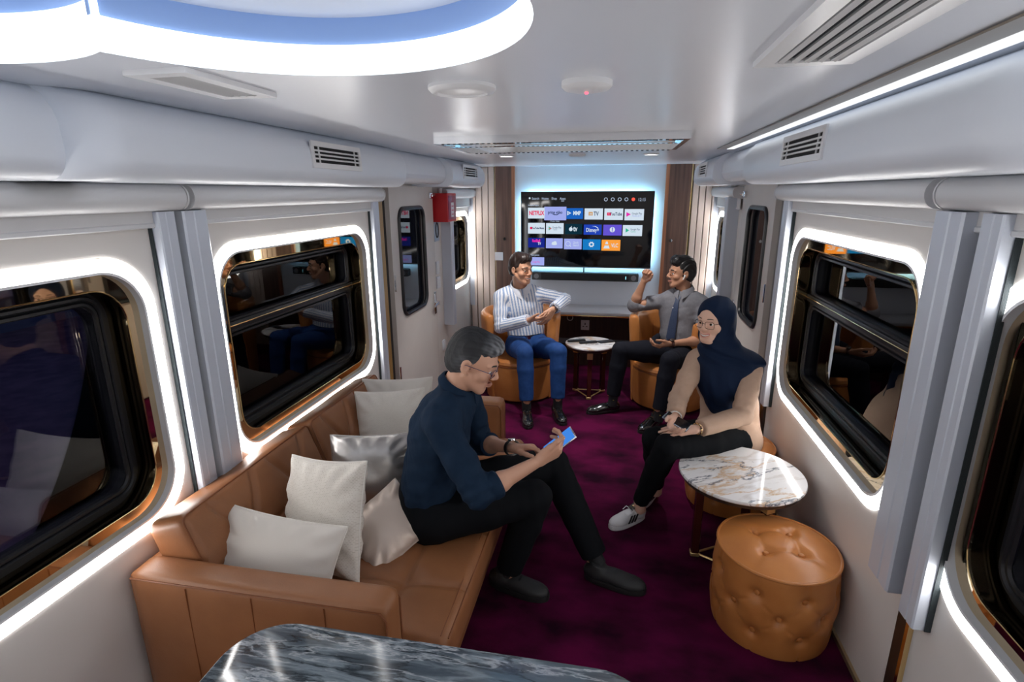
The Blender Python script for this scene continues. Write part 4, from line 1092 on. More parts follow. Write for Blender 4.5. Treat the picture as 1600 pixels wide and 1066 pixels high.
def arm_hand(F, elbow, wrist, fdir, dorsal, side, curls, re=.043, rw=.027, S=1.0, thumb=(.65, .75, -.25), tcurl=.3, spread=1.0, forearm=True, palm=1.0):
    """forearm and a five-fingered hand into field F. fdir: wrist to knuckles; dorsal: out of the back of the hand;
    side +1 right hand, -1 left. curls: 4 (mcp, pip, dip) bends in radians, index to little. returns finger tips"""
    W = Frame(wrist, fdir, dorsal)
    sx = -side          # the thumb side: for a right hand seen with the back up and fingers forward the thumb lies to -x
    if forearm:
        e = V3(*elbow); w = V3(*wrist); m = e + (w - e) * .35
        F.cone(e, m, re * .95, re, .015); F.cone(m, w, re, rw * .92, .015, W.u, .82)
    kn = [(.030, .088, .002), (.010, .093, .004), (-.010, .089, .003), (-.028, .080, -.001)]
    ln = [(.044, .026, .021), (.049, .030, .022), (.045, .028, .021), (.035, .021, .019)]
    rd = [.0092, .0094, .0089, .0080]
    for i, (x, y, z) in enumerate(kn):
        x *= sx * S; y *= S; z *= S
        F.cone(W(x * .45, .006, 0), W(x, y * .92, z - .002), .015 * S * palm, .0125 * S * palm, .012)
    F.ell(W(sx * .020 * S, .038 * S, -.007 * S), [.022 * S, .034 * S, .014 * S], W.M, .012)
    tips = []
    for i, ((x, y, z), L, r, c) in enumerate(zip(kn, ln, rd, curls)):
        p = W(x * sx * S, y * S, z * S); sp = (x * 2.6) * sx * spread
        a = 0
        for j in range(3):
            a += c[j]
            d = W.f * math.cos(a) - W.u * math.sin(a) + W.r * sp * math.cos(a); d = nrm(d)
            q = p + d * L[j] * S
            rr = r * (1 - .08 * j)
            F.cone(p, q, rr * S, rr * .93 * S, .0035); p = q
        tips.append(p)
    p = W(sx * .022 * S, .020 * S, -.006 * S); t0 = V3(thumb[0] * sx, thumb[1], thumb[2]); d = nrm(W.r * t0[0] + W.f * t0[1] + W.u * t0[2])
    for j, (L, r) in enumerate(((.044, .0135), (.034, .0108), (.028, .0098))):
        q = p + d * L * S; F.cone(p, q, r * S, r * .9 * S, .006); p = q
        d = nrm(d + (W.f * .75 - W.r * sx * .55 - W.u * .15) * tcurl * (1.0 if j == 0 else 1.0))
    tips.append(p)
    return W, tips
def shoe(name, heel, toe, m, parent, sole_m, up=(0, 0, 1), w=.044, hgt=.075, ankle=None, sole=.022, lab=None):
    hl = V3(*heel); te = V3(*toe); fr = Frame(hl, te - hl, up); L = np.linalg.norm(te - hl)
    F = Field(np.minimum(hl, te) - [.09, .09, .06], np.maximum(hl, te) + [.09, .09, .17], .0042)
    z = sole
    F.ell(fr(0, L * .17, z + .025), [w * .82, L * .20, .045], fr.M, .02)
    F.ell(fr(0, L * .45, z + .020), [w * .90, L * .30, .040], fr.M, .02)
    F.ell(fr(0, L * .72, z + .008), [w * 1.02, L * .285, .036], fr.M, .02)
    F.cone(fr(0, L * .20, z + .02), fr(0, L * .22, z + hgt), w * .78, w * .70, .02)
    F.plane(fr(0, 0, z), -fr.u); F.cutball(fr(0, L * .2, z + hgt), fr.u * 1.0 + fr.f * .25, .10)
    o = np_mesh(name, [F.mesh()], m, parent, relax=2)
    out = []
    for k in range(40):
        a = 2 * PI * k / 40; ca, sa = math.cos(a), math.sin(a)
        y = L * (.5 + .5 * sa * 1.01); wd = w * (.86 + .22 * smoothstep(.3, .8, y / L)) * (abs(ca) ** .75) * (1 if ca > 0 else -1)
        out.append((wd, y))
    MB().loft([[tuple(fr(x * q, (y - L / 2) * q2 + L / 2, zz)) for x, y in out] for q, q2, zz in ((.97, .985, .0), (1.04, 1.015, .004), (1.04, 1.015, z * .8), (1.0, 1.0, z + .003))]).build('sole', sole_m, o)
    return o, fr, L
def wrinkle(seed, amp, freq, dirs=3, stretch=(1, 1, 1)):
    rs = np.random.RandomState(seed); D = [(nrm(rs.randn(3) * np.array(stretch)), rs.rand() * 6.3, freq * (.6 + .9 * rs.rand())) for _ in range(dirs)]
    D2 = [(nrm(rs.randn(3)), rs.rand() * 6.3, freq * .5) for _ in range(dirs)]
    def f(x, y, z):
        v = 0
        for (d, p, q), (d2, p2, q2) in zip(D, D2):
            w = q2 * (d2[0] * x + d2[1] * y + d2[2] * z) + p2
            s_ = np.sin(q * (d[0] * x + d[1] * y + d[2] * z) + p + 1.6 * np.sin(w))
            v = v + (1 - np.abs(s_)) * 1.3 - .6
        return amp * v / dirs
    return f
SKIN_A = mat('skin', (.5, .3, .2), .42, vcol=True, spec=.4, bump=.06, bscale=500)
M_eyebrow = mat('brow_hair', (.018, .013, .011), .6)
def lerp(a, b, t): a = V3(*a); return a + (V3(*b) - a) * t
def torso(F, J, g, off=0.0, w=1.0):
    """trunk from pelvis to shoulders; J holds the joints, g the forward direction"""
    k = .035
    F.cone(J['pel'], J['wst'], .158 * w + off, .148 * w + off, k, g, .74)
    F.cone(J['wst'], J['chs'], .148 * w + off, .168 * w + off, k, g, .70)
    a = lerp(J['shR'], J['shL'], .16); b = lerp(J['shR'], J['shL'], .84)
    F.cone(a, b, .066 * w + off, .066 * w + off, .04)
    F.cone(J['chs'], lerp(J['shR'], J['shL'], .5), .160 * w + off, .11 * w + off, k, g, .66)
    n = V3(*J['nck'])
    for s in ('shR', 'shL'): F.cone(n - V3(0, 0, .01), lerp(J[s], n, .25), .052 + off, .050 * w + off, .03)
def sleeve(F, sh, el, end, r0=.064, r1=.053, r2=.046, k=.022):
    F.cone(sh, lerp(sh, el, .5), r0, r0 * .93, k); F.cone(lerp(sh, el, .5), el, r0 * .93, r1, .02); F.cone(el, end, r1, r2, .014)
def bounds(pts, m):
    P = np.array([V3(*p) for p in pts]); return P.min(0) - m, P.max(0) + m
def shirt(name, J, g, m, root, endR, endL, seed, w=1.0, amp=.006, rs=1.0, hem=None, h=.0075, collar_cut=True, tint=None, cuffcut=True, k=.022, off=.012, extra=None, bottom=None):
    lo, hi = bounds([J[q] for q in ('pel', 'wst', 'chs', 'nck', 'shR', 'shL', 'elR', 'elL')] + [endR, endL], .21)
    F = Field(lo, hi, h)
    torso(F, J, g, off, w)
    sleeve(F, J['shR'], J['elR'], lerp(endR, J['elR'], -.07), .064 * rs, .055 * rs, .049 * rs, k); sleeve(F, J['shL'], J['elL'], lerp(endL, J['elL'], -.07), .064 * rs, .055 * rs, .049 * rs, k)
    if extra: extra(F)
    F.fold(wrinkle(seed, amp, 26, 4)); F.fold(wrinkle(seed + 5, amp * .35, 62, 3))
    for s in ('R', 'L'):        # creases gather at the elbow
        el = V3(*J['el' + s]); ax_ = nrm(V3(*J['sh' + s]) - el)
        F.fold(lambda x, y, z, el=el, ax_=ax_: -.5 * amp * np.exp(-((x - el[0]) ** 2 + (y - el[1]) ** 2 + (z - el[2]) ** 2) / .09 ** 2) * np.sin(140 * ((x - el[0]) * ax_[0] + (y - el[1]) * ax_[1] + (z - el[2]) * ax_[2])))
    if cuffcut:
        for e, el in ((endR, J['elR']), (endL, J['elL'])): F.cutball(V3(*e), V3(*e) - V3(*el), .10)
    up = nrm(V3(*J['nck']) - V3(*J['chs']))
    F.cutball(V3(*J['nck']) + up * .015, up, .10)
    if bottom is not None: F.plane(bottom[0], bottom[1])
    return np_mesh(name, [F.mesh()], m, root, tint, relax=1)
def trousers(name, J, g, m, root, seed, ankR, ankL, w=1.0, amp=.005, r=(.094, .070, .054), top=.125, h=.0075):
    tp_ = lerp(J['pel'], J['wst'], 1.0); up = nrm(V3(*J['wst']) - V3(*J['pel']))
    wl = V3(*J['pel']) + up * top
    lo, hi = bounds([J['pel'], wl, J['hpR'], J['hpL'], J['knR'], J['knL'], ankR, ankL], .19)
    F = Field(lo, hi, h)
    F.cone(J['pel'], wl + up * .02, .170 * w, .160 * w, .035, g, .78)
    for s, an in (('R', ankR), ('L', ankL)):
        hp, kn = J['hp' + s], J['kn' + s]
        F.cone(V3(*J['pel']), hp, .135 * w, .11 * w, .03); F.cone(hp, lerp(hp, kn, .5), r[0] * 1.12 * w, r[0] * w, .03); F.cone(lerp(hp, kn, .5), kn, r[0] * w, r[1] * w, .02)
        F.cone(kn, lerp(kn, an, .35), r[1] * w, r[1] * w * .98, .012); F.cone(lerp(kn, an, .35), lerp(an, kn, -.07), r[1] * w * .98, r[2] * w, .012)
    F.fold(wrinkle(seed, amp * .7, 22, 3)); F.fold(wrinkle(seed + 3, amp * .25, 50, 3))
    for s, an in (('R', ankR), ('L', ankL)):
        for c, q in ((J['kn' + s], J['hp' + s]), (J['hp' + s], J['kn' + s])):
            c = V3(*c); ax_ = nrm(V3(*q) - c)
            F.fold(lambda x, y, z, c=c, ax_=ax_: -.5 * amp * np.exp(-((x - c[0]) ** 2 + (y - c[1]) ** 2 + (z - c[2]) ** 2) / .10 ** 2) * np.sin(120 * ((x - c[0]) * ax_[0] + (y - c[1]) * ax_[1] + (z - c[2]) * ax_[2])))
        F.cutball(V3(*an), V3(*an) - V3(*J['kn' + s]), .12)
    F.cutball(wl, up, .20)
    return np_mesh(name, [F.mesh()], m, root, relax=1), wl, up
def core(J, g, w=1.0, ankR=None, ankL=None):
    """the body under the clothes: trunk, upper arms, legs"""
    pts = [J[q] for q in ('pel', 'wst', 'chs', 'nck', 'shR', 'shL', 'elR', 'elL', 'hpR', 'hpL', 'knR', 'knL')] + [ankR, ankL]
    lo, hi = bounds(pts, .17); F = Field(lo, hi, .011)
    torso(F, J, g, -.016, w)
    for s, an in (('R', ankR), ('L', ankL)):
        F.cone(J['sh' + s], J['el' + s], .046, .036, .02)
        F.cone(J['pel'], J['hp' + s], .11 * w, .09 * w, .03); F.cone(J['hp' + s], J['kn' + s], .082 * w, .055 * w, .02)
        F.cone(J['kn' + s], lerp(J['kn' + s], an, .35), .054, .056, .02); F.cone(lerp(J['kn' + s], an, .35), an, .056, .034, .02); F.cone(an, V3(*an) - V3(0, 0, .05), .034, .036, .01)
    return F.mesh()
def person(label, J, g, H, S, skin, lip, hands, ankR, ankL, smile=0, female=False, beard=0, w=1.0, gaze=(0, 1, 0), iris=(.03, .015, .01), group=None):
    parts = [core(J, g, w, ankR, ankL)]
    hf = head_field(H, J['nck'], S, smile, female, ears=not female)
    parts.append(hf.mesh())
    for hd in hands:
        lo, hi = bounds([hd['el'], hd['wr'], V3(*hd['wr']) + nrm(hd['f']) * .12], .13)
        F = Field(lo, hi, .0034)
        arm_hand(F, hd['el'], hd['wr'], hd['f'], hd['d'], hd['s'], hd['c'], S=hd.get('S', 1.06), thumb=hd.get('t', (.65, .75, -.25)), tcurl=hd.get('tc', .3), spread=hd.get('sp', 1.0), re=hd.get('re', .043), rw=hd.get('rw', .028))
        parts.append(F.mesh())
    o = np_mesh('person', parts, SKIN_A, None, skin_tint(H, S, skin, lip, beard), relax=1)
    tag(o, label, 'person', group)
    eyes(H, S, o, iris, gaze)
    return o
def spectacles(H, S, root, m, metal, wl=.024, hl=.019, square=.5, long_=True):
    """frames: two rims, bridge, temples"""
    t = MB()
    for s in (-1, 1):
        pts = []
        for k in range(24):
            a = 2 * PI * k / 24; ca, sa = math.cos(a), math.sin(a)
            x = s * .033 + wl * (abs(ca) ** square) * (1 if ca > 0 else -1); z = -.004 + hl * (abs(sa) ** square) * (1 if sa > 0 else -1)
            pts.append(H(x * S, (.104 - abs(x) * .16) * S, z * S))
        t.tube(pts, metal, 6, closed=True)
        T = [H(s * (.033 + wl) * S, .095 * S, .004 * S), H(s * .067 * S, .080 * S, .005 * S)] + ([H(s * .080 * S, .02 * S, .006 * S), H(s * .081 * S, -.012 * S, .004 * S), H(s * .080 * S, -.03 * S, -.012 * S)] if long_ else [H(s * .072 * S, .05 * S, .005 * S)])
        t.tube(T, metal, 6)
    t.tube([H(-.010 * S, .104 * S, .002 * S), H(0, .1085 * S, .005 * S), H(.010 * S, .104 * S, .002 * S)], metal, 6)
    return t.build('spectacles', m, root, angle=0)
def hair_field(H, S, top, side, back, fringe=.0, h=.0036, seed=1, sweep=(1, 0, .2), amp=.006, freq=170, forehead=.062, low=-.05, part=None, sideburn=.0):
    F = Field(H(0, 0, 0) - .17, H(0, 0, 0) + .17, h); M = H.M
    P = lambda x, y, z: H(x * S, y * S, z * S)
    F.ell(P(0, -.020, .038), np.array([.075 + side, .094 + back, .086 + top]) * S, M, .0)
    F.ell(P(0, -.055, -.005), np.array([.066 + side, .058 + back, .075]) * S, M, .02)
    if fringe: F.ell(P(part or 0, .045, .085 + top * .5), np.array([.060, .055, .030 + fringe]) * S, M, .02)
    sw = H.M @ nrm(V3(*sweep)); c = nrm(np.cross(sw, H.u)); u2 = H.u
    rs = np.random.RandomState(seed)
    def strands(x, y, z):
        a = x * c[0] + y * c[1] + z * c[2]; b = x * sw[0] + y * sw[1] + z * sw[2]; e = x * u2[0] + y * u2[1] + z * u2[2]
        w = np.sin(freq * a + 2.0 * np.sin(28 * b + 20 * e) + 60 * e * .6) + .6 * np.sin(freq * 1.9 * a + 1.5 * np.sin(35 * b) + freq * .5 * e)
        return -amp * .5 * w
    F.fold(strands)
    # bare the face, the ears and the nape
    F.ell(P(0, .095, -.040), np.array([.064, .062, .062 + forehead]) * S, M, .004, True)
    F.ell(P(0, .070, -.075), np.array([.095, .075, .065]) * S, M, .006, True)
    for s in (-1, 1):
        F.ell(P(s * .082, -.004, -.010), np.array([.018, .021 + sideburn, .036]) * S, M, .003, True)
        F.ell(P(s * .085, .040, -.020), np.array([.03, .034, .05]) * S, M, .006, True)
    F.plane(P(0, -.06, low - .03), -(H.u * .9 + H.f * .45))
    return F
def watch(root, wr, el, dorsal, m_strap, m_case, r=.034):
    a = nrm(V3(*wr) - V3(*el)); c = V3(*wr) - a * .012; u = nrm(V3(*dorsal) - a * (V3(*dorsal) @ a)); v = np.cross(a, u)
    n = 26
    rings = []
    for k in range(n):
        t = 2 * PI * k / n; d = u * math.cos(t) * .92 + v * math.sin(t); p = c + d * r
        rings.append([p + a * .011, p + a * .011 + d * .003, p - a * .011 + d * .003, p - a * .011])
    rings.append(rings[0])
    o = MB().loft([[tuple(q) for q in R_] for R_ in rings], caps=False).build('wristwatch', m_strap, root, angle=60)
    p = c + u * (r * .92 + .004); ff = Frame(p, a, u)
    MB().loft([[tuple(ff(.018 * math.cos(t) * q, .019 * math.sin(t) * q, z)) for t in [2 * PI * k / 20 for k in range(20)]] for q, z in ((1, -.003), (1, .004), (.85, .006))]).build('case', m_case, o, angle=50)
    return o
def collar(J, H, g, m, root, r=.067, h=.038, open_=.5, spread=.03, lift=.005):
    """turned-down shirt collar: a standing band and two points"""
    n = V3(*J['nck']); hd = H(0, -.022, -.09); up = nrm(hd - n); f = nrm(V3(*g) - up * (V3(*g) @ up)); s = np.cross(f, up)
    base = n + up * lift; N_ = 28; inner = []; R_ = []
    for k in range(N_ + 1):
        t = -1 + 2 * k / N_; a = t * (PI - open_ * .35); d = -f * math.cos(a) + s * math.sin(a)
        e = abs(t) ** 6
        top = base + d * r + up * (h * (1 - .30 * abs(t)) )
        bot0 = base + d * (r + .004) - up * .012
        out = base + d * (r + .016 + .012 * abs(t)) + up * (h * .25 - .012 * abs(t) - .030 * e) + f * spread * e
        inn = base + d * (r - .004) - up * .012
        fold = base + d * (r + .008) + up * (h * (1 - .30 * abs(t)) - .004)
        R_.append([tuple(inn), tuple(top), tuple(fold), tuple(out), tuple(bot0)])
    return MB().loft(R_).build('collar', m, root, angle=50)
def laces(root, fr, L, m, z0=.078, rows=4, y0=.36, y1=.60):
    mb = MB()
    for k in range(rows):
        y = L * (y0 + (y1 - y0) * k / (rows - 1)); z = z0 - .026 * k / (rows - 1)
        mb.tube([tuple(fr(-.020, y, z - .006)), tuple(fr(0, y + .004, z)), tuple(fr(.020, y, z - .006))], .0028, 5)
    return mb.build('laces', m, root)
def handset(label, c, lng, n, m_body, m_scr, w=.074, l=.152, cat='phone'):
    ff = Frame(c, lng, n)
    t = bpy.data.objects.new('mobile_phone', None); COL.objects.link(t); t.matrix_world = ff.mw(); tag(t, label, cat)
    MB().box((0, 0, 0), (w, l, .009), .004, 3).build('body', m_body, t)
    MB().box((0, 0, .0048), (w - .007, l - .010, .0008)).build('screen', m_scr, t, smooth=False)
    return t

M_shoeblk = mat('black_shoe', (.008, .008, .009), .12, coat=.6)
M_shoemat = mat('black_suede', (.012, .013, .015), .6)
M_soleblk = mat('black_sole', (.010, .010, .011), .5)
M_sock = mat('dark_sock', (.008, .009, .012), .8)
M_belt = mat('black_belt', (.010, .010, .011), .3)
def belt(root, wl, up, g, r, m, buckle=True):
    f = nrm(V3(*g) - up * (V3(*g) @ up)); s = np.cross(f, up); R_ = []
    for k in range(40):
        a = 2 * PI * k / 40; d = f * math.cos(a) * .76 + s * math.sin(a); p = V3(*wl) + d * r
        dn = nrm(d); R_.append([tuple(p - up * .018), tuple(p - up * .018 + dn * .005), tuple(p + up * .018 + dn * .005), tuple(p + up * .018)])
    R_.append(R_[0]); o = MB().loft(R_, caps=False).build('belt', m, root, angle=50)
    if buckle:
        ff = Frame(V3(*wl) + f * (r * .76 + .008), up, f); MB().loft([[tuple(ff(x, y, z)) for x, y in ((-.022, -.018), (.022, -.018), (.022, .018), (-.022, .018))] for z in (-.002, .003)]).build('buckle', M_chrome, o, smooth=False)
    return o
def sock(root, an, kn, m, r=.040):
    a = V3(*an); d = nrm(V3(*kn) - a); return MB().tube([tuple(a - d * .05), tuple(a), tuple(a + d * .10)], [r * .98, r, r * 1.08], 18).build('sock', m, root)
def buttons(root, pts, nrmv, m, r=.0055):
    for p in pts:
        o = MB().lathe([(r, 0), (r, .0015), (r * .6, .0026), (0, .0026)], n=10).build('button', m, root, loc=tuple(p)); o.rotation_euler = Vector(nrmv).to_track_quat('Z', 'Y').to_euler()

C_ = lambda *a: [list(a)] * 4
# ---- 1: the man on the sofa
M_navy = mat('navy_cotton', (.0085, .021, .045), .8, var=(.0105, .025, .052), scale=30, spec=.12)
M_blktr = mat('black_wool', (.006, .007, .009), .85, spec=.1)
J = dict(pel=(-.80, 2.10, .465), wst=(-.775, 2.10, .63), chs=(-.725, 2.11, .84), nck=(-.655, 2.115, 1.04), shR=(-.668, 1.935, .955), shL=(-.665, 2.30, .955), elR=(-.495, 1.865, .70), elL=(-.62, 2.40, .655),
         hpR=(-.74, 2.02, .475), hpL=(-.74, 2.22, .475), knR=(-.315, 2.17, .525), knL=(-.27, 2.48, .535))
g = nrm((1, .12, -.05)); aR, aL = (-.44, 2.20, .115), (-.045, 2.36, .12)
H = Frame((-.572, 2.118, 1.168), (.926, .02, -.376), (.376, 0, .926)); S = 1.04
hands = [dict(el=J['elR'], wr=(-.275, 2.01, .79), f=(.78, .42, .36), d=(.20, -.80, -.50), s=1, c=[[.75, .75, .5], [.85, .8, .5], [.95, .85, .5], [1.0, .9, .5]], t=(.55, .85, .1), tc=.25),
         dict(el=J['elL'], wr=(-.42, 2.215, .735), f=(.93, -.22, .24), d=(.05, .35, .93), s=-1, c=[[.35, .5, .35], [.7, 1.0, .6], [.85, 1.1, .7], [.95, 1.1, .7]], t=(.5, .85, -.3), tc=.25)]
p1 = person('grey-haired man in a navy shirt and spectacles bent over his phone on the sofa', J, g, H, S, (.62, .345, .235), (.36, .13, .10), hands, aR, aL, beard=.25, gaze=(0, .9, -.35))
eR = lerp(J['elR'], hands[0]['wr'], .33); eL = lerp(J['elL'], hands[1]['wr'], .33)
sh = shirt('shirt', J, g, M_navy, p1, eR, eL, 11, w=1.02, amp=.010, rs=1.06, bottom=((-.80, 2.1, .47), (-.1, 0, -1)))
for e, el in ((eR, J['elR']), (eL, J['elL'])):
    d = nrm(V3(*e) - V3(*el)); MB().tube([tuple(e - d * .045), tuple(e - d * .03), tuple(e - d * .005), tuple(e + d * .004)], [.054, .058, .057, .048], 22).build('rolled_cuff', M_navy, sh)
collar(J, H, g, M_navy, sh, r=.070, h=.042, spread=.02)
trousers('trousers', J, g, M_blktr, p1, 21, aR, aL, w=1.04, r=(.098, .074, .060))
F = hair_field(H, S, .015, .004, .003, fringe=.012, seed=3, sweep=(0, 1, .1), amp=.003, freq=330, forehead=.052, low=-.045)
M_grey = mat('greying_hair', (.014, .015, .018), .5, vcol=True, spec=.35, bump=.5, bscale=420)
def greying(V, H=H):
    q = H.inv(V); rs = np.random.RandomState(4); s_ = np.zeros(len(V))
    for k in range(5):
        s_ += np.sin((260 + 90 * k) * (q[:, 0] * (1 - .3 * k) + .35 * q[:, 2] * (k - 2) + .25 * q[:, 1] * rs.randn()) + 3 * np.sin(30 * q[:, 1] + k))
    s_ = np.clip(.5 + s_ / 5, 0, 1)
    fr = np.clip((q[:, 1] - .015) / .08, 0, 1) * np.clip((q[:, 2] - .03) / .05, 0, 1) + .55 * np.clip((.055 - q[:, 2]) / .05, 0, 1) * np.clip((q[:, 1] + .08) / .08, 0, 1)
    w = np.clip(.04 + .85 * fr, 0, 1) * (.25 + .95 * s_); w = np.clip(w, 0, 1)[:, None]
    return (1 - w) * np.array([[.011, .012, .015]]) + w * np.array([[.27, .285, .31]])
np_mesh('hair', [F.mesh()], M_grey, p1, tint=greying, relax=1)
brows(H, S, p1, M_eyebrow)
spectacles(H, S, p1, mat('blue_wire', (.05, .10, .28), .2, metal=.8), .0013, .025, .016, .6)
for nm, hl, te, an, kn in (('shoe', (-.535, 2.215, 0), (-.245, 2.15, 0), aR, J['knR']), ('shoe', (-.085, 2.345, 0), (.205, 2.275, 0), aL, J['knL'])):
    o, fr, L = shoe(nm, hl, te, M_shoemat, p1, M_soleblk, w=.050, sole=.026); laces(o, fr, L, M_shoemat, .085); sock(p1, an, kn, M_sock)
watch(p1, hands[1]['wr'], J['elL'], (.1, .1, 1), M_belt, M_chrome, .036)
handset('silver-edged mobile phone with blue screen in the seated man\'s hands', (-.200, 2.085, .842), (.74, .20, .62), (-.52, -.42, .74), M_chrome, emis('phone_blue', (.05, .22, .70), .6), .076, .150)

# ---- 2: the man in the striped shirt
M_stripe = mat('striped_cotton', (.7, .72, .78), .7, vcol=True)
M_bluetr = mat('blue_chino', (.012, .045, .16), .7, var=(.016, .055, .19), scale=40, spec=.15)
J = dict(pel=(-.775, 4.78, .485), wst=(-.785, 4.78, .66), chs=(-.82, 4.78, .86), nck=(-.832, 4.755, 1.025), shR=(-1.005, 4.70, .945), shL=(-.665, 4.82, .955), elR=(-.985, 4.60, .70), elL=(-.445, 4.90, .905),
         hpR=(-.85, 4.70, .505), hpL=(-.68, 4.74, .505), knR=(-.722, 4.34, .545), knL=(-.45, 4.42, .55))
g = nrm((.28, -.95, 0)); aR, aL = (-.695, 4.265, .155), (-.44, 4.36, .155)
H = Frame((-.812, 4.675, 1.205), (.80, -.60, -.05), (.02, -.03, 1)); S = 1.05
hands = [dict(el=J['elR'], wr=(-.70, 4.47, .805), f=(.95, -.15, .18), d=(.05, -.30, -.95), s=1, c=C_(.25, .45, .3), t=(.7, .7, -.2), tc=.25),
         dict(el=J['elL'], wr=(-.52, 4.61, .872), f=(-.50, -.30, -.80), d=(.62, -.70, -.10), s=-1, c=C_(.35, .45, .3), t=(.45, .9, -.2), tc=.2)]
p2 = person('laughing man in a blue and white striped shirt and blue trousers', J, g, H, S, (.56, .295, .185), (.34, .11, .09), hands, aR, aL, smile=.9, gaze=(0, 1, -.05))
teeth(H, S, p2, .9)
ax = nrm(np.cross(g, (0, 0, 1)))
def stripes(V, J=J, hands=hands):
    best = np.full(len(V), 9.0); u = np.zeros(len(V))
    def limb(a, b, r, ref):
        a = V3(*a); b = V3(*b); d = b - a; t = np.clip((V - a) @ d / (d @ d), 0, 1); q = V - a - t[:, None] * d; ds = np.linalg.norm(q, axis=1) - r
        e1 = nrm(np.cross(d, ref)); e2 = nrm(np.cross(d, e1)); an = np.arctan2(q @ e1, q @ e2) * .062
        return ds, an
    for a, b, r, ref in ((J['shR'], J['elR'], .07, (0, 1, .2)), (J['elR'], hands[0]['wr'], .055, (0, 0, 1)), (J['shL'], J['elL'], .07, (0, 1, .2)), (J['elL'], hands[1]['wr'], .055, (0, 0, 1))):
        ds, an = limb(a, b, r, ref); m_ = ds < best; best = np.where(m_, ds, best); u = np.where(m_, an, u)
    c = V3(*J['wst']); tz = (V3(*J['chs']) - c); tt = np.clip((V[:, 2] - c[2]) / tz[2], -1, 2); q = V - (c + tt[:, None] * tz); ft = q @ ax; fg = q @ g
    dt = np.sqrt((ft / .17) ** 2 + (fg / .12) ** 2) * .15 - .15
    m_ = dt < best - .012; u = np.where(m_, ft * 1.0 + np.sign(ft) * .0 , u)
    ph = (u / .0265) % 1.0
    w = np.clip((np.abs(ph - .5) - .20) / .05, 0, 1)[:, None]
    return w * np.array([[.78, .79, .83]]) + (1 - w) * np.array([[.26, .36, .56]])
eR = lerp(J['elR'], hands[0]['wr'], .95); eL = lerp(J['elL'], hands[1]['wr'], .86)
sh = shirt('shirt', J, g, M_stripe, p2, eR, eL, 31, w=1.0, amp=.006, rs=1.0, tint=stripes, bottom=((-.775, 4.78, .56), (0, 0, -1)), h=.0044)
o = collar(J, H, g, mat('collar_stripe', (.66, .69, .77), .7), sh, r=.074, h=.052, spread=.035, lift=.020)
_, wl, up = trousers('trousers', J, g, M_bluetr, p2, 41, aR, aL, w=1.0, r=(.092, .070, .058))
belt(p2, V3(*wl) - up * .012, up, g, .166, M_belt)
F = hair_field(H, S, .020, .007, .006, fringe=.014, seed=5, sweep=(.3, 1, .2), amp=.0026, freq=230, forehead=.056, low=-.05)
np_mesh('hair', [F.mesh()], mat('dark_brown_hair', (.020, .010, .008), .4, spec=.5), p2, relax=1)
brows(H, S, p2, M_eyebrow, .004)
for hl, te, an, kn in (((-.705, 4.33, 0), (-.64, 4.02, 0), aR, J['knR']), ((-.475, 4.43, 0), (-.365, 4.14, 0), aL, J['knL'])):
    o, fr, L = shoe('shoe', hl, te, M_shoeblk, p2, M_soleblk, w=.047)
    MB().tube([tuple(fr(x, L * .42, .078 - abs(x) * .5)) for x in (-.036, -.02, 0, .02, .036)], .006, 6).build('strap', M_shoeblk, o)
    sock(p2, V3(*an) - V3(0, 0, .055), kn, M_sock, .039)
watch(p2, hands[1]['wr'], J['elL'], (.5, -.5, .6), M_belt, M_chrome, .035)

# ---- 3: the man in the grey shirt
M_greysh = mat('grey_cotton', (.165, .165, .185), .7, var=(.19, .19, .21), scale=60, spec=.2)
M_charc = mat('charcoal_wool', (.011, .012, .018), .85, spec=.1)
J = dict(pel=(.555, 4.80, .475), wst=(.565, 4.80, .65), chs=(.565, 4.82, .84), nck=(.575, 4.815, 1.02), shR=(.415, 4.86, .93), shL=(.725, 4.755, .935), elR=(.165, 4.875, .872), elL=(.745, 4.60, .655),
         hpR=(.47, 4.74, .495), hpL=(.64, 4.68, .495), knR=(.065, 4.50, .565), knL=(.447, 4.285, .562))
g = nrm((-.36, -.93, 0)); aR, aL = (.022, 4.50, .165), (.392, 4.23, .165)
H = Frame((.543, 4.795, 1.183), (-.96, -.28, .02), (-.02, 0, 1)); S = 1.04
hands = [dict(el=J['elR'], wr=(.238, 4.80, 1.105), f=(.42, -.15, .89), d=(.55, .80, -.1), s=1, c=[[1.1, 1.5, 1.0], [1.25, 1.6, 1.0], [1.3, 1.6, 1.0], [1.35, 1.6, 1.0]], t=(.75, .65, -.5), tc=.55),
         dict(el=J['elL'], wr=(.455, 4.445, .655), f=(-.90, -.35, -.20), d=(.10, -.50, -.86), s=-1, c=[[.45, .6, .4], [.6, .7, .5], [.65, .75, .5], [.6, .7, .5]], t=(.6, .8, -.35), tc=.45)]
p3 = person('man in a grey shirt and navy tie raising his fist, earbud in ear', J, g, H, S, (.48, .245, .15), (.30, .11, .09), hands, aR, aL, smile=.12, gaze=(0, 1, 0))
eR = lerp(J['elR'], hands[0]['wr'], .20); eL = lerp(J['elL'], hands[1]['wr'], .22)
sh = shirt('shirt', J, g, M_greysh, p3, eR, eL, 51, w=.98, amp=.006, rs=.98, bottom=((.56, 4.8, .565), (0, 0, -1)))
for e, el in ((eR, J['elR']), (eL, J['elL'])):
    d = nrm(V3(*e) - V3(*el)); MB().tube([tuple(e - d * .05), tuple(e - d * .035), tuple(e - d * .006), tuple(e + d * .004)], [.054, .058, .057, .048], 22).build('rolled_cuff', M_greysh, sh)
collar(J, H, g, M_greysh, sh, r=.071, h=.046, spread=.03, lift=.012)
gf = lambda z, o=0, s=0: tuple(V3(*lerp(J['wst'], J['chs'], (z - .65) / .19)) + g * (.128 + o) + ax3 * s)
ax3 = nrm(np.cross(g, (0, 0, 1)))
tie = MB(); R_ = []
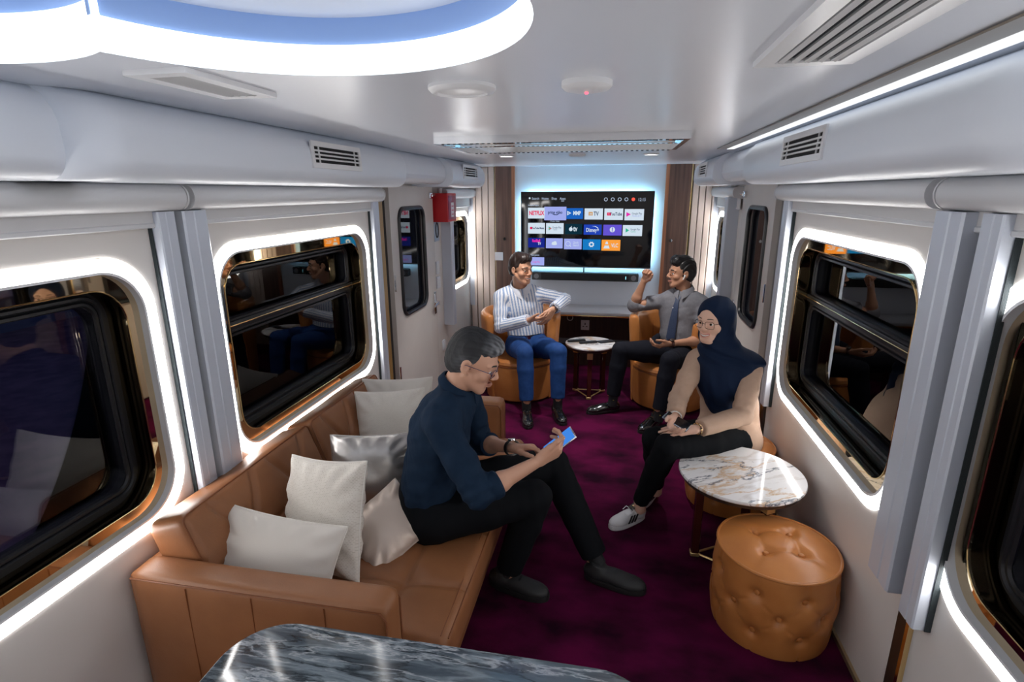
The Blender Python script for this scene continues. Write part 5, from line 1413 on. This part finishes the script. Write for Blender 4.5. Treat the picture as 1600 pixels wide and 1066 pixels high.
for z, w_, o in ((1.012, .014, -.045), (.985, .022, -.030), (.965, .016, -.018), (.93, .020, -.004), (.86, .027, .006), (.78, .032, .006), (.70, .036, .004), (.645, .038, .004), (.60, .010, .006)):
    sl = (1.0 - z) * .10
    R_.append([gf(z, o + .012, -w_ + sl), gf(z, o + .018, sl), gf(z, o + .012, w_ + sl), gf(z, o + .006, sl)])
tie.loft(R_).build('tie', mat('navy_tie', (.016, .030, .075), .5, var=(.022, .040, .09), scale=90), p3)
_, wl, up = trousers('trousers', J, g, M_charc, p3, 61, aR, aL, w=1.0, r=(.092, .070, .056))
belt(p3, V3(*wl) - up * .012, up, g, .164, M_belt)
buttons(sh, [gf(z, .012, .03 + .0 * z) for z in (.90, .82, .74, .67)], g, mat('pearl_button', (.7, .7, .72), .3))
F = hair_field(H, S, .022, .006, .004, fringe=.022, seed=9, sweep=(-.2, 1, .5), amp=.0034, freq=210, forehead=.052, low=-.05)
np_mesh('hair', [F.mesh()], mat('black_hair', (.007, .006, .007), .38, spec=.5), p3, relax=1)
brows(H, S, p3, M_eyebrow, .0042)
MB().tube([tuple(H(-.087 * S, .004 * S, -.004 * S)), tuple(H(-.089 * S, .008 * S, -.016 * S)), tuple(H(-.088 * S, .018 * S, -.042 * S))], [.0075, .0055, .0042], 8).build('earbud', M_white, p3)
M_gem = mat('sock_yellow', (.55, .45, .08), .7)
for hl, te, an, kn in (((.075, 4.555, 0), (-.195, 4.43, 0), aR, J['knR']), ((.405, 4.375, 0), (.240, 4.10, 0), aL, J['knL'])):
    o, fr, L = shoe('shoe', hl, te, M_shoeblk, p3, M_soleblk, w=.047); laces(o, fr, L, M_belt, .082)
    so = sock(p3, V3(*an) - V3(0, 0, .05), kn, M_sock, .040)
    for k in range(7):
        a = 2.4 * k; MB().lathe([(.006, 0), (.005, .003), (0, .004)], n=7).build('motif', M_gem, so, loc=tuple(V3(*an) + V3(.041 * math.cos(a), .041 * math.sin(a), -.065 + .014 * k)))
watch(p3, hands[1]['wr'], J['elL'], (0, -.4, .9), mat('brown_strap', (.06, .018, .012), .4), M_brown, .034)
MB().tube([(.335, 4.72, .56), (.36, 4.78, .60), (.40, 4.82, .62)], .03, 10).build('pocket_bulge', M_charc, p3)

# ---- 4: the woman in the headscarf
M_beige = mat('beige_knit', (.50, .345, .255), .8, var=(.52, .36, .27), scale=50, spec=.2, bump=.3, bscale=600)
M_scarf = mat('navy_scarf', (.006, .015, .042), .75, spec=.15)
J = dict(pel=(.70, 3.20, .465), wst=(.685, 3.17, .63), chs=(.635, 3.10, .82), nck=(.600, 3.07, .985), shR=(.475, 3.12, .925), shL=(.745, 3.01, .92), elR=(.368, 2.945, .745), elL=(.695, 2.885, .695),
         hpR=(.60, 3.12, .475), hpL=(.74, 3.05, .475), knR=(.245, 2.83, .545), knL=(.305, 2.70, .575))
g = nrm((-.50, -.86, 0)); aR, aL = (.205, 2.90, .115), (.30, 3.08, .125)
H = Frame((.538, 3.045, 1.174), (-.66, -.75, -.06), (0, 0, 1)); S = 1.0
aR, aL = (.30, 3.10, .125), (.195, 2.875, .135)
hands = [dict(el=J['elR'], wr=(.338, 2.775, .705), f=(-.15, -.85, -.40), d=(-.55, .10, -.80), s=1, c=[[.5, .6, .4], [.6, .7, .4], [.65, .7, .4], [.7, .7, .4]], t=(.7, .7, -.3), tc=.3, S=.94, re=.034, rw=.024),
         dict(el=J['elL'], wr=(.435, 2.705, .675), f=(-.93, .10, -.18), d=(-.10, -.25, .95), s=-1, c=C_(.10, .14, .10), t=(.6, .8, -.15), tc=.1, S=.96, re=.034, rw=.024, sp=1.3)]
p4 = person('smiling woman in a navy headscarf, beige top and spectacles on the stool', J, g, H, S, (.76, .475, .355), (.50, .085, .085), hands, aR, aL, smile=.95, female=True, w=.92, gaze=(-.1, 1, -.03))
teeth(H, S, p4, .95)
brows(H, S, p4, mat('soft_brow', (.07, .042, .03), .6), .0022)
spectacles(H, S, p4, mat('dark_wire', (.03, .025, .022), .25, metal=.6), .0012, .0245, .019, .5, False)
eR = lerp(J['elR'], hands[0]['wr'], .86); eL = lerp(J['elL'], hands[1]['wr'], .90)
def tunic(F):
    F.cone(J['wst'], V3(*J['pel']) + V3(.02, .0, -.01), .150, .165, .03, g, .85); F.cone(J['pel'], lerp(J['pel'], J['hpL'], .9), .14, .125, .03); F.cone(J['pel'], lerp(J['pel'], J['hpR'], .9), .14, .125, .03)
    # the tail hanging behind over the stool
    F.cone((.80, 3.20, .50), (.845, 3.19, .40), .05, .04, .03)
sh = shirt('top', J, g, M_beige, p4, eR, eL, 71, w=.90, amp=.005, rs=.92, extra=tunic, off=.014, bottom=((.66, 3.1, .455), nrm((-.35, -.25, -.9))))
trousers('trousers', J, g, M_blktr, p4, 81, aR, aL, w=.93, r=(.094, .070, .046))
# headscarf: close round the face, wound at the neck, falling over the chest
lo, hi = bounds([H(0, 0, .17), H(0, -.15, 0), J['shR'], J['shL'], (.46, 2.93, .66)], .17); F = Field(lo, hi, .0058); M = H.M
F.ell(H(0, -.020, .034), (.094, .112, .097), M, .0); F.ell(H(0, -.04, -.03), (.088, .094, .10), M, .03); F.ell(H(0, .012, -.075), (.074, .078, .070), M, .025)
c0 = V3(*J['nck'])
F.cone(H(0, -.03, -.08), c0 + V3(0, 0, -.02), .082, .100, .03)
F.cone(lerp(J['shR'], c0, .50), lerp(J['shL'], c0, .22), .078, .084, .05)
F.cone(c0 + V3(0, 0, -.01), V3(*J['chs']) + g * .050 + V3(.0, -.0, .01), .105, .125, .04, g, .92)
F.cone(V3(*J['chs']) + g * .085 + V3(0, 0, .04), V3(*J['wst']) + g * .125 + V3(-.02, -.0, .085), .125, .085, .04, g, .68)
F.cone(lerp(J['shL'], c0, .1) - g * .03, V3(*J['shL']) - g * .07 + V3(-.02, .04, -.13), .070, .05, .04, g, .5)
rr = nrm(np.cross(g, (0, 0, 1)))
def drape(x, y, z):
    a = (x - c0[0]) * rr[0] + (y - c0[1]) * rr[1]; f = (x - c0[0]) * g[0] + (y - c0[1]) * g[1]
    lowr = np.clip((c0[2] - z) / .12, 0, 1); wnd = np.exp(-((z - c0[2] - .005) / .055) ** 2)
    v = -.0040 * lowr * np.sin(62 * a + 16 * (c0[2] - z) + 1.5 * np.sin(12 * z)) - .0015 * lowr * np.sin(120 * a - 20 * z)
    v += -.008 * wnd * np.sin(105 * (z - .45 * a) + 2 * np.sin(9 * a))
    up_ = np.clip((z - c0[2] - .06) / .05, 0, 1); v += -.0016 * up_ * np.sin(90 * (a + .6 * f) + 40 * z)
    return v
F.fold(drape)
F.ell(H(0, .098, -.020), (.0655, .086, .093), M, .006, True)   # the face opening
np_mesh('headscarf', [F.mesh()], M_scarf, p4, relax=2)
def trainer(hl, te):
    o, fr, L = shoe('trainer', hl, te, mat('trainer_white', (.66, .67, .70), .45), p4, mat('trainer_sole', (.70, .71, .74), .5), w=.043, hgt=.07, sole=.024)
    laces(o, fr, L, mat('lace_white', (.78, .79, .82), .6), .080, 5, .38, .66)
    for sg in (-1, 1):
        for k in range(3):
            y = L * (.36 + .085 * k)
            P = [fr(sg * .0430, y + .012, .030), fr(sg * .0430, y + .023, .030), fr(sg * .0335, y - .006, .066), fr(sg * .0335, y - .017, .066)]
            Q = [p + (fr.r * sg) * .004 for p in P]; MB().loft([[tuple(p) for p in P], [tuple(q) for q in Q]]).build('stripe', M_belt, o, smooth=False)
    tg = [fr(x, L * .30 + y, .098 + y * -.4) for x, y in ((-.017, -.012), (.017, -.012), (.019, .030), (-.019, .030))]
    MB().loft([[tuple(p) for p in tg], [tuple(p + fr.u * .006) for p in tg]]).build('tongue', mat('tongue_black', (.02, .018, .012), .5), o, smooth=False)
    MB().lathe([(.009, 0), (.007, .003), (0, .004)], n=10).build('emblem', M_goldrim, o, loc=tuple(fr(0, L * .33, .101)))
    MB().tube([tuple(fr(.004, L * .40, .084)), tuple(fr(-.03, L * .42, .098)), tuple(fr(-.04, L * .50, .088)), tuple(fr(-.01, L * .45, .084))], .0026, 5).tube([tuple(fr(.0, L * .40, .084)), tuple(fr(.03, L * .44, .092)), tuple(fr(.036, L * .52, .074))], .0026, 5).build('lace_loop', mat('lace_white', (.78, .79, .82), .6), o)
trainer((.222, 2.925, 0), (.030, 2.765, 0)); trainer((.300, 3.205, 0), (.185, 3.00, 0))
for q, (w_, e_, m_) in enumerate(((hands[0]['wr'], J['elR'], mat('white_beads', (.75, .72, .70), .3)), (hands[1]['wr'], J['elL'], M_goldrim))):
    a = nrm(V3(*w_) - V3(*e_)); c = V3(*w_) - a * (.012); u = nrm(np.cross(a, (0, 0, 1))); v = np.cross(a, u)
    MB().tube([tuple(c + (u * math.cos(t) + v * math.sin(t)) * .0295) for t in [2 * PI * k / 26 for k in range(26)]], .004, 6, closed=True).build('bracelet', m_, p4)
handset('grey mobile phone resting in the seated woman\'s right hand', (.345, 2.735, .700), (.80, -.45, -.28), (-.35, -.05, .93), mat('phone_silver', (.45, .50, .58), .2, metal=.7), M_blackgl, .068, .142)
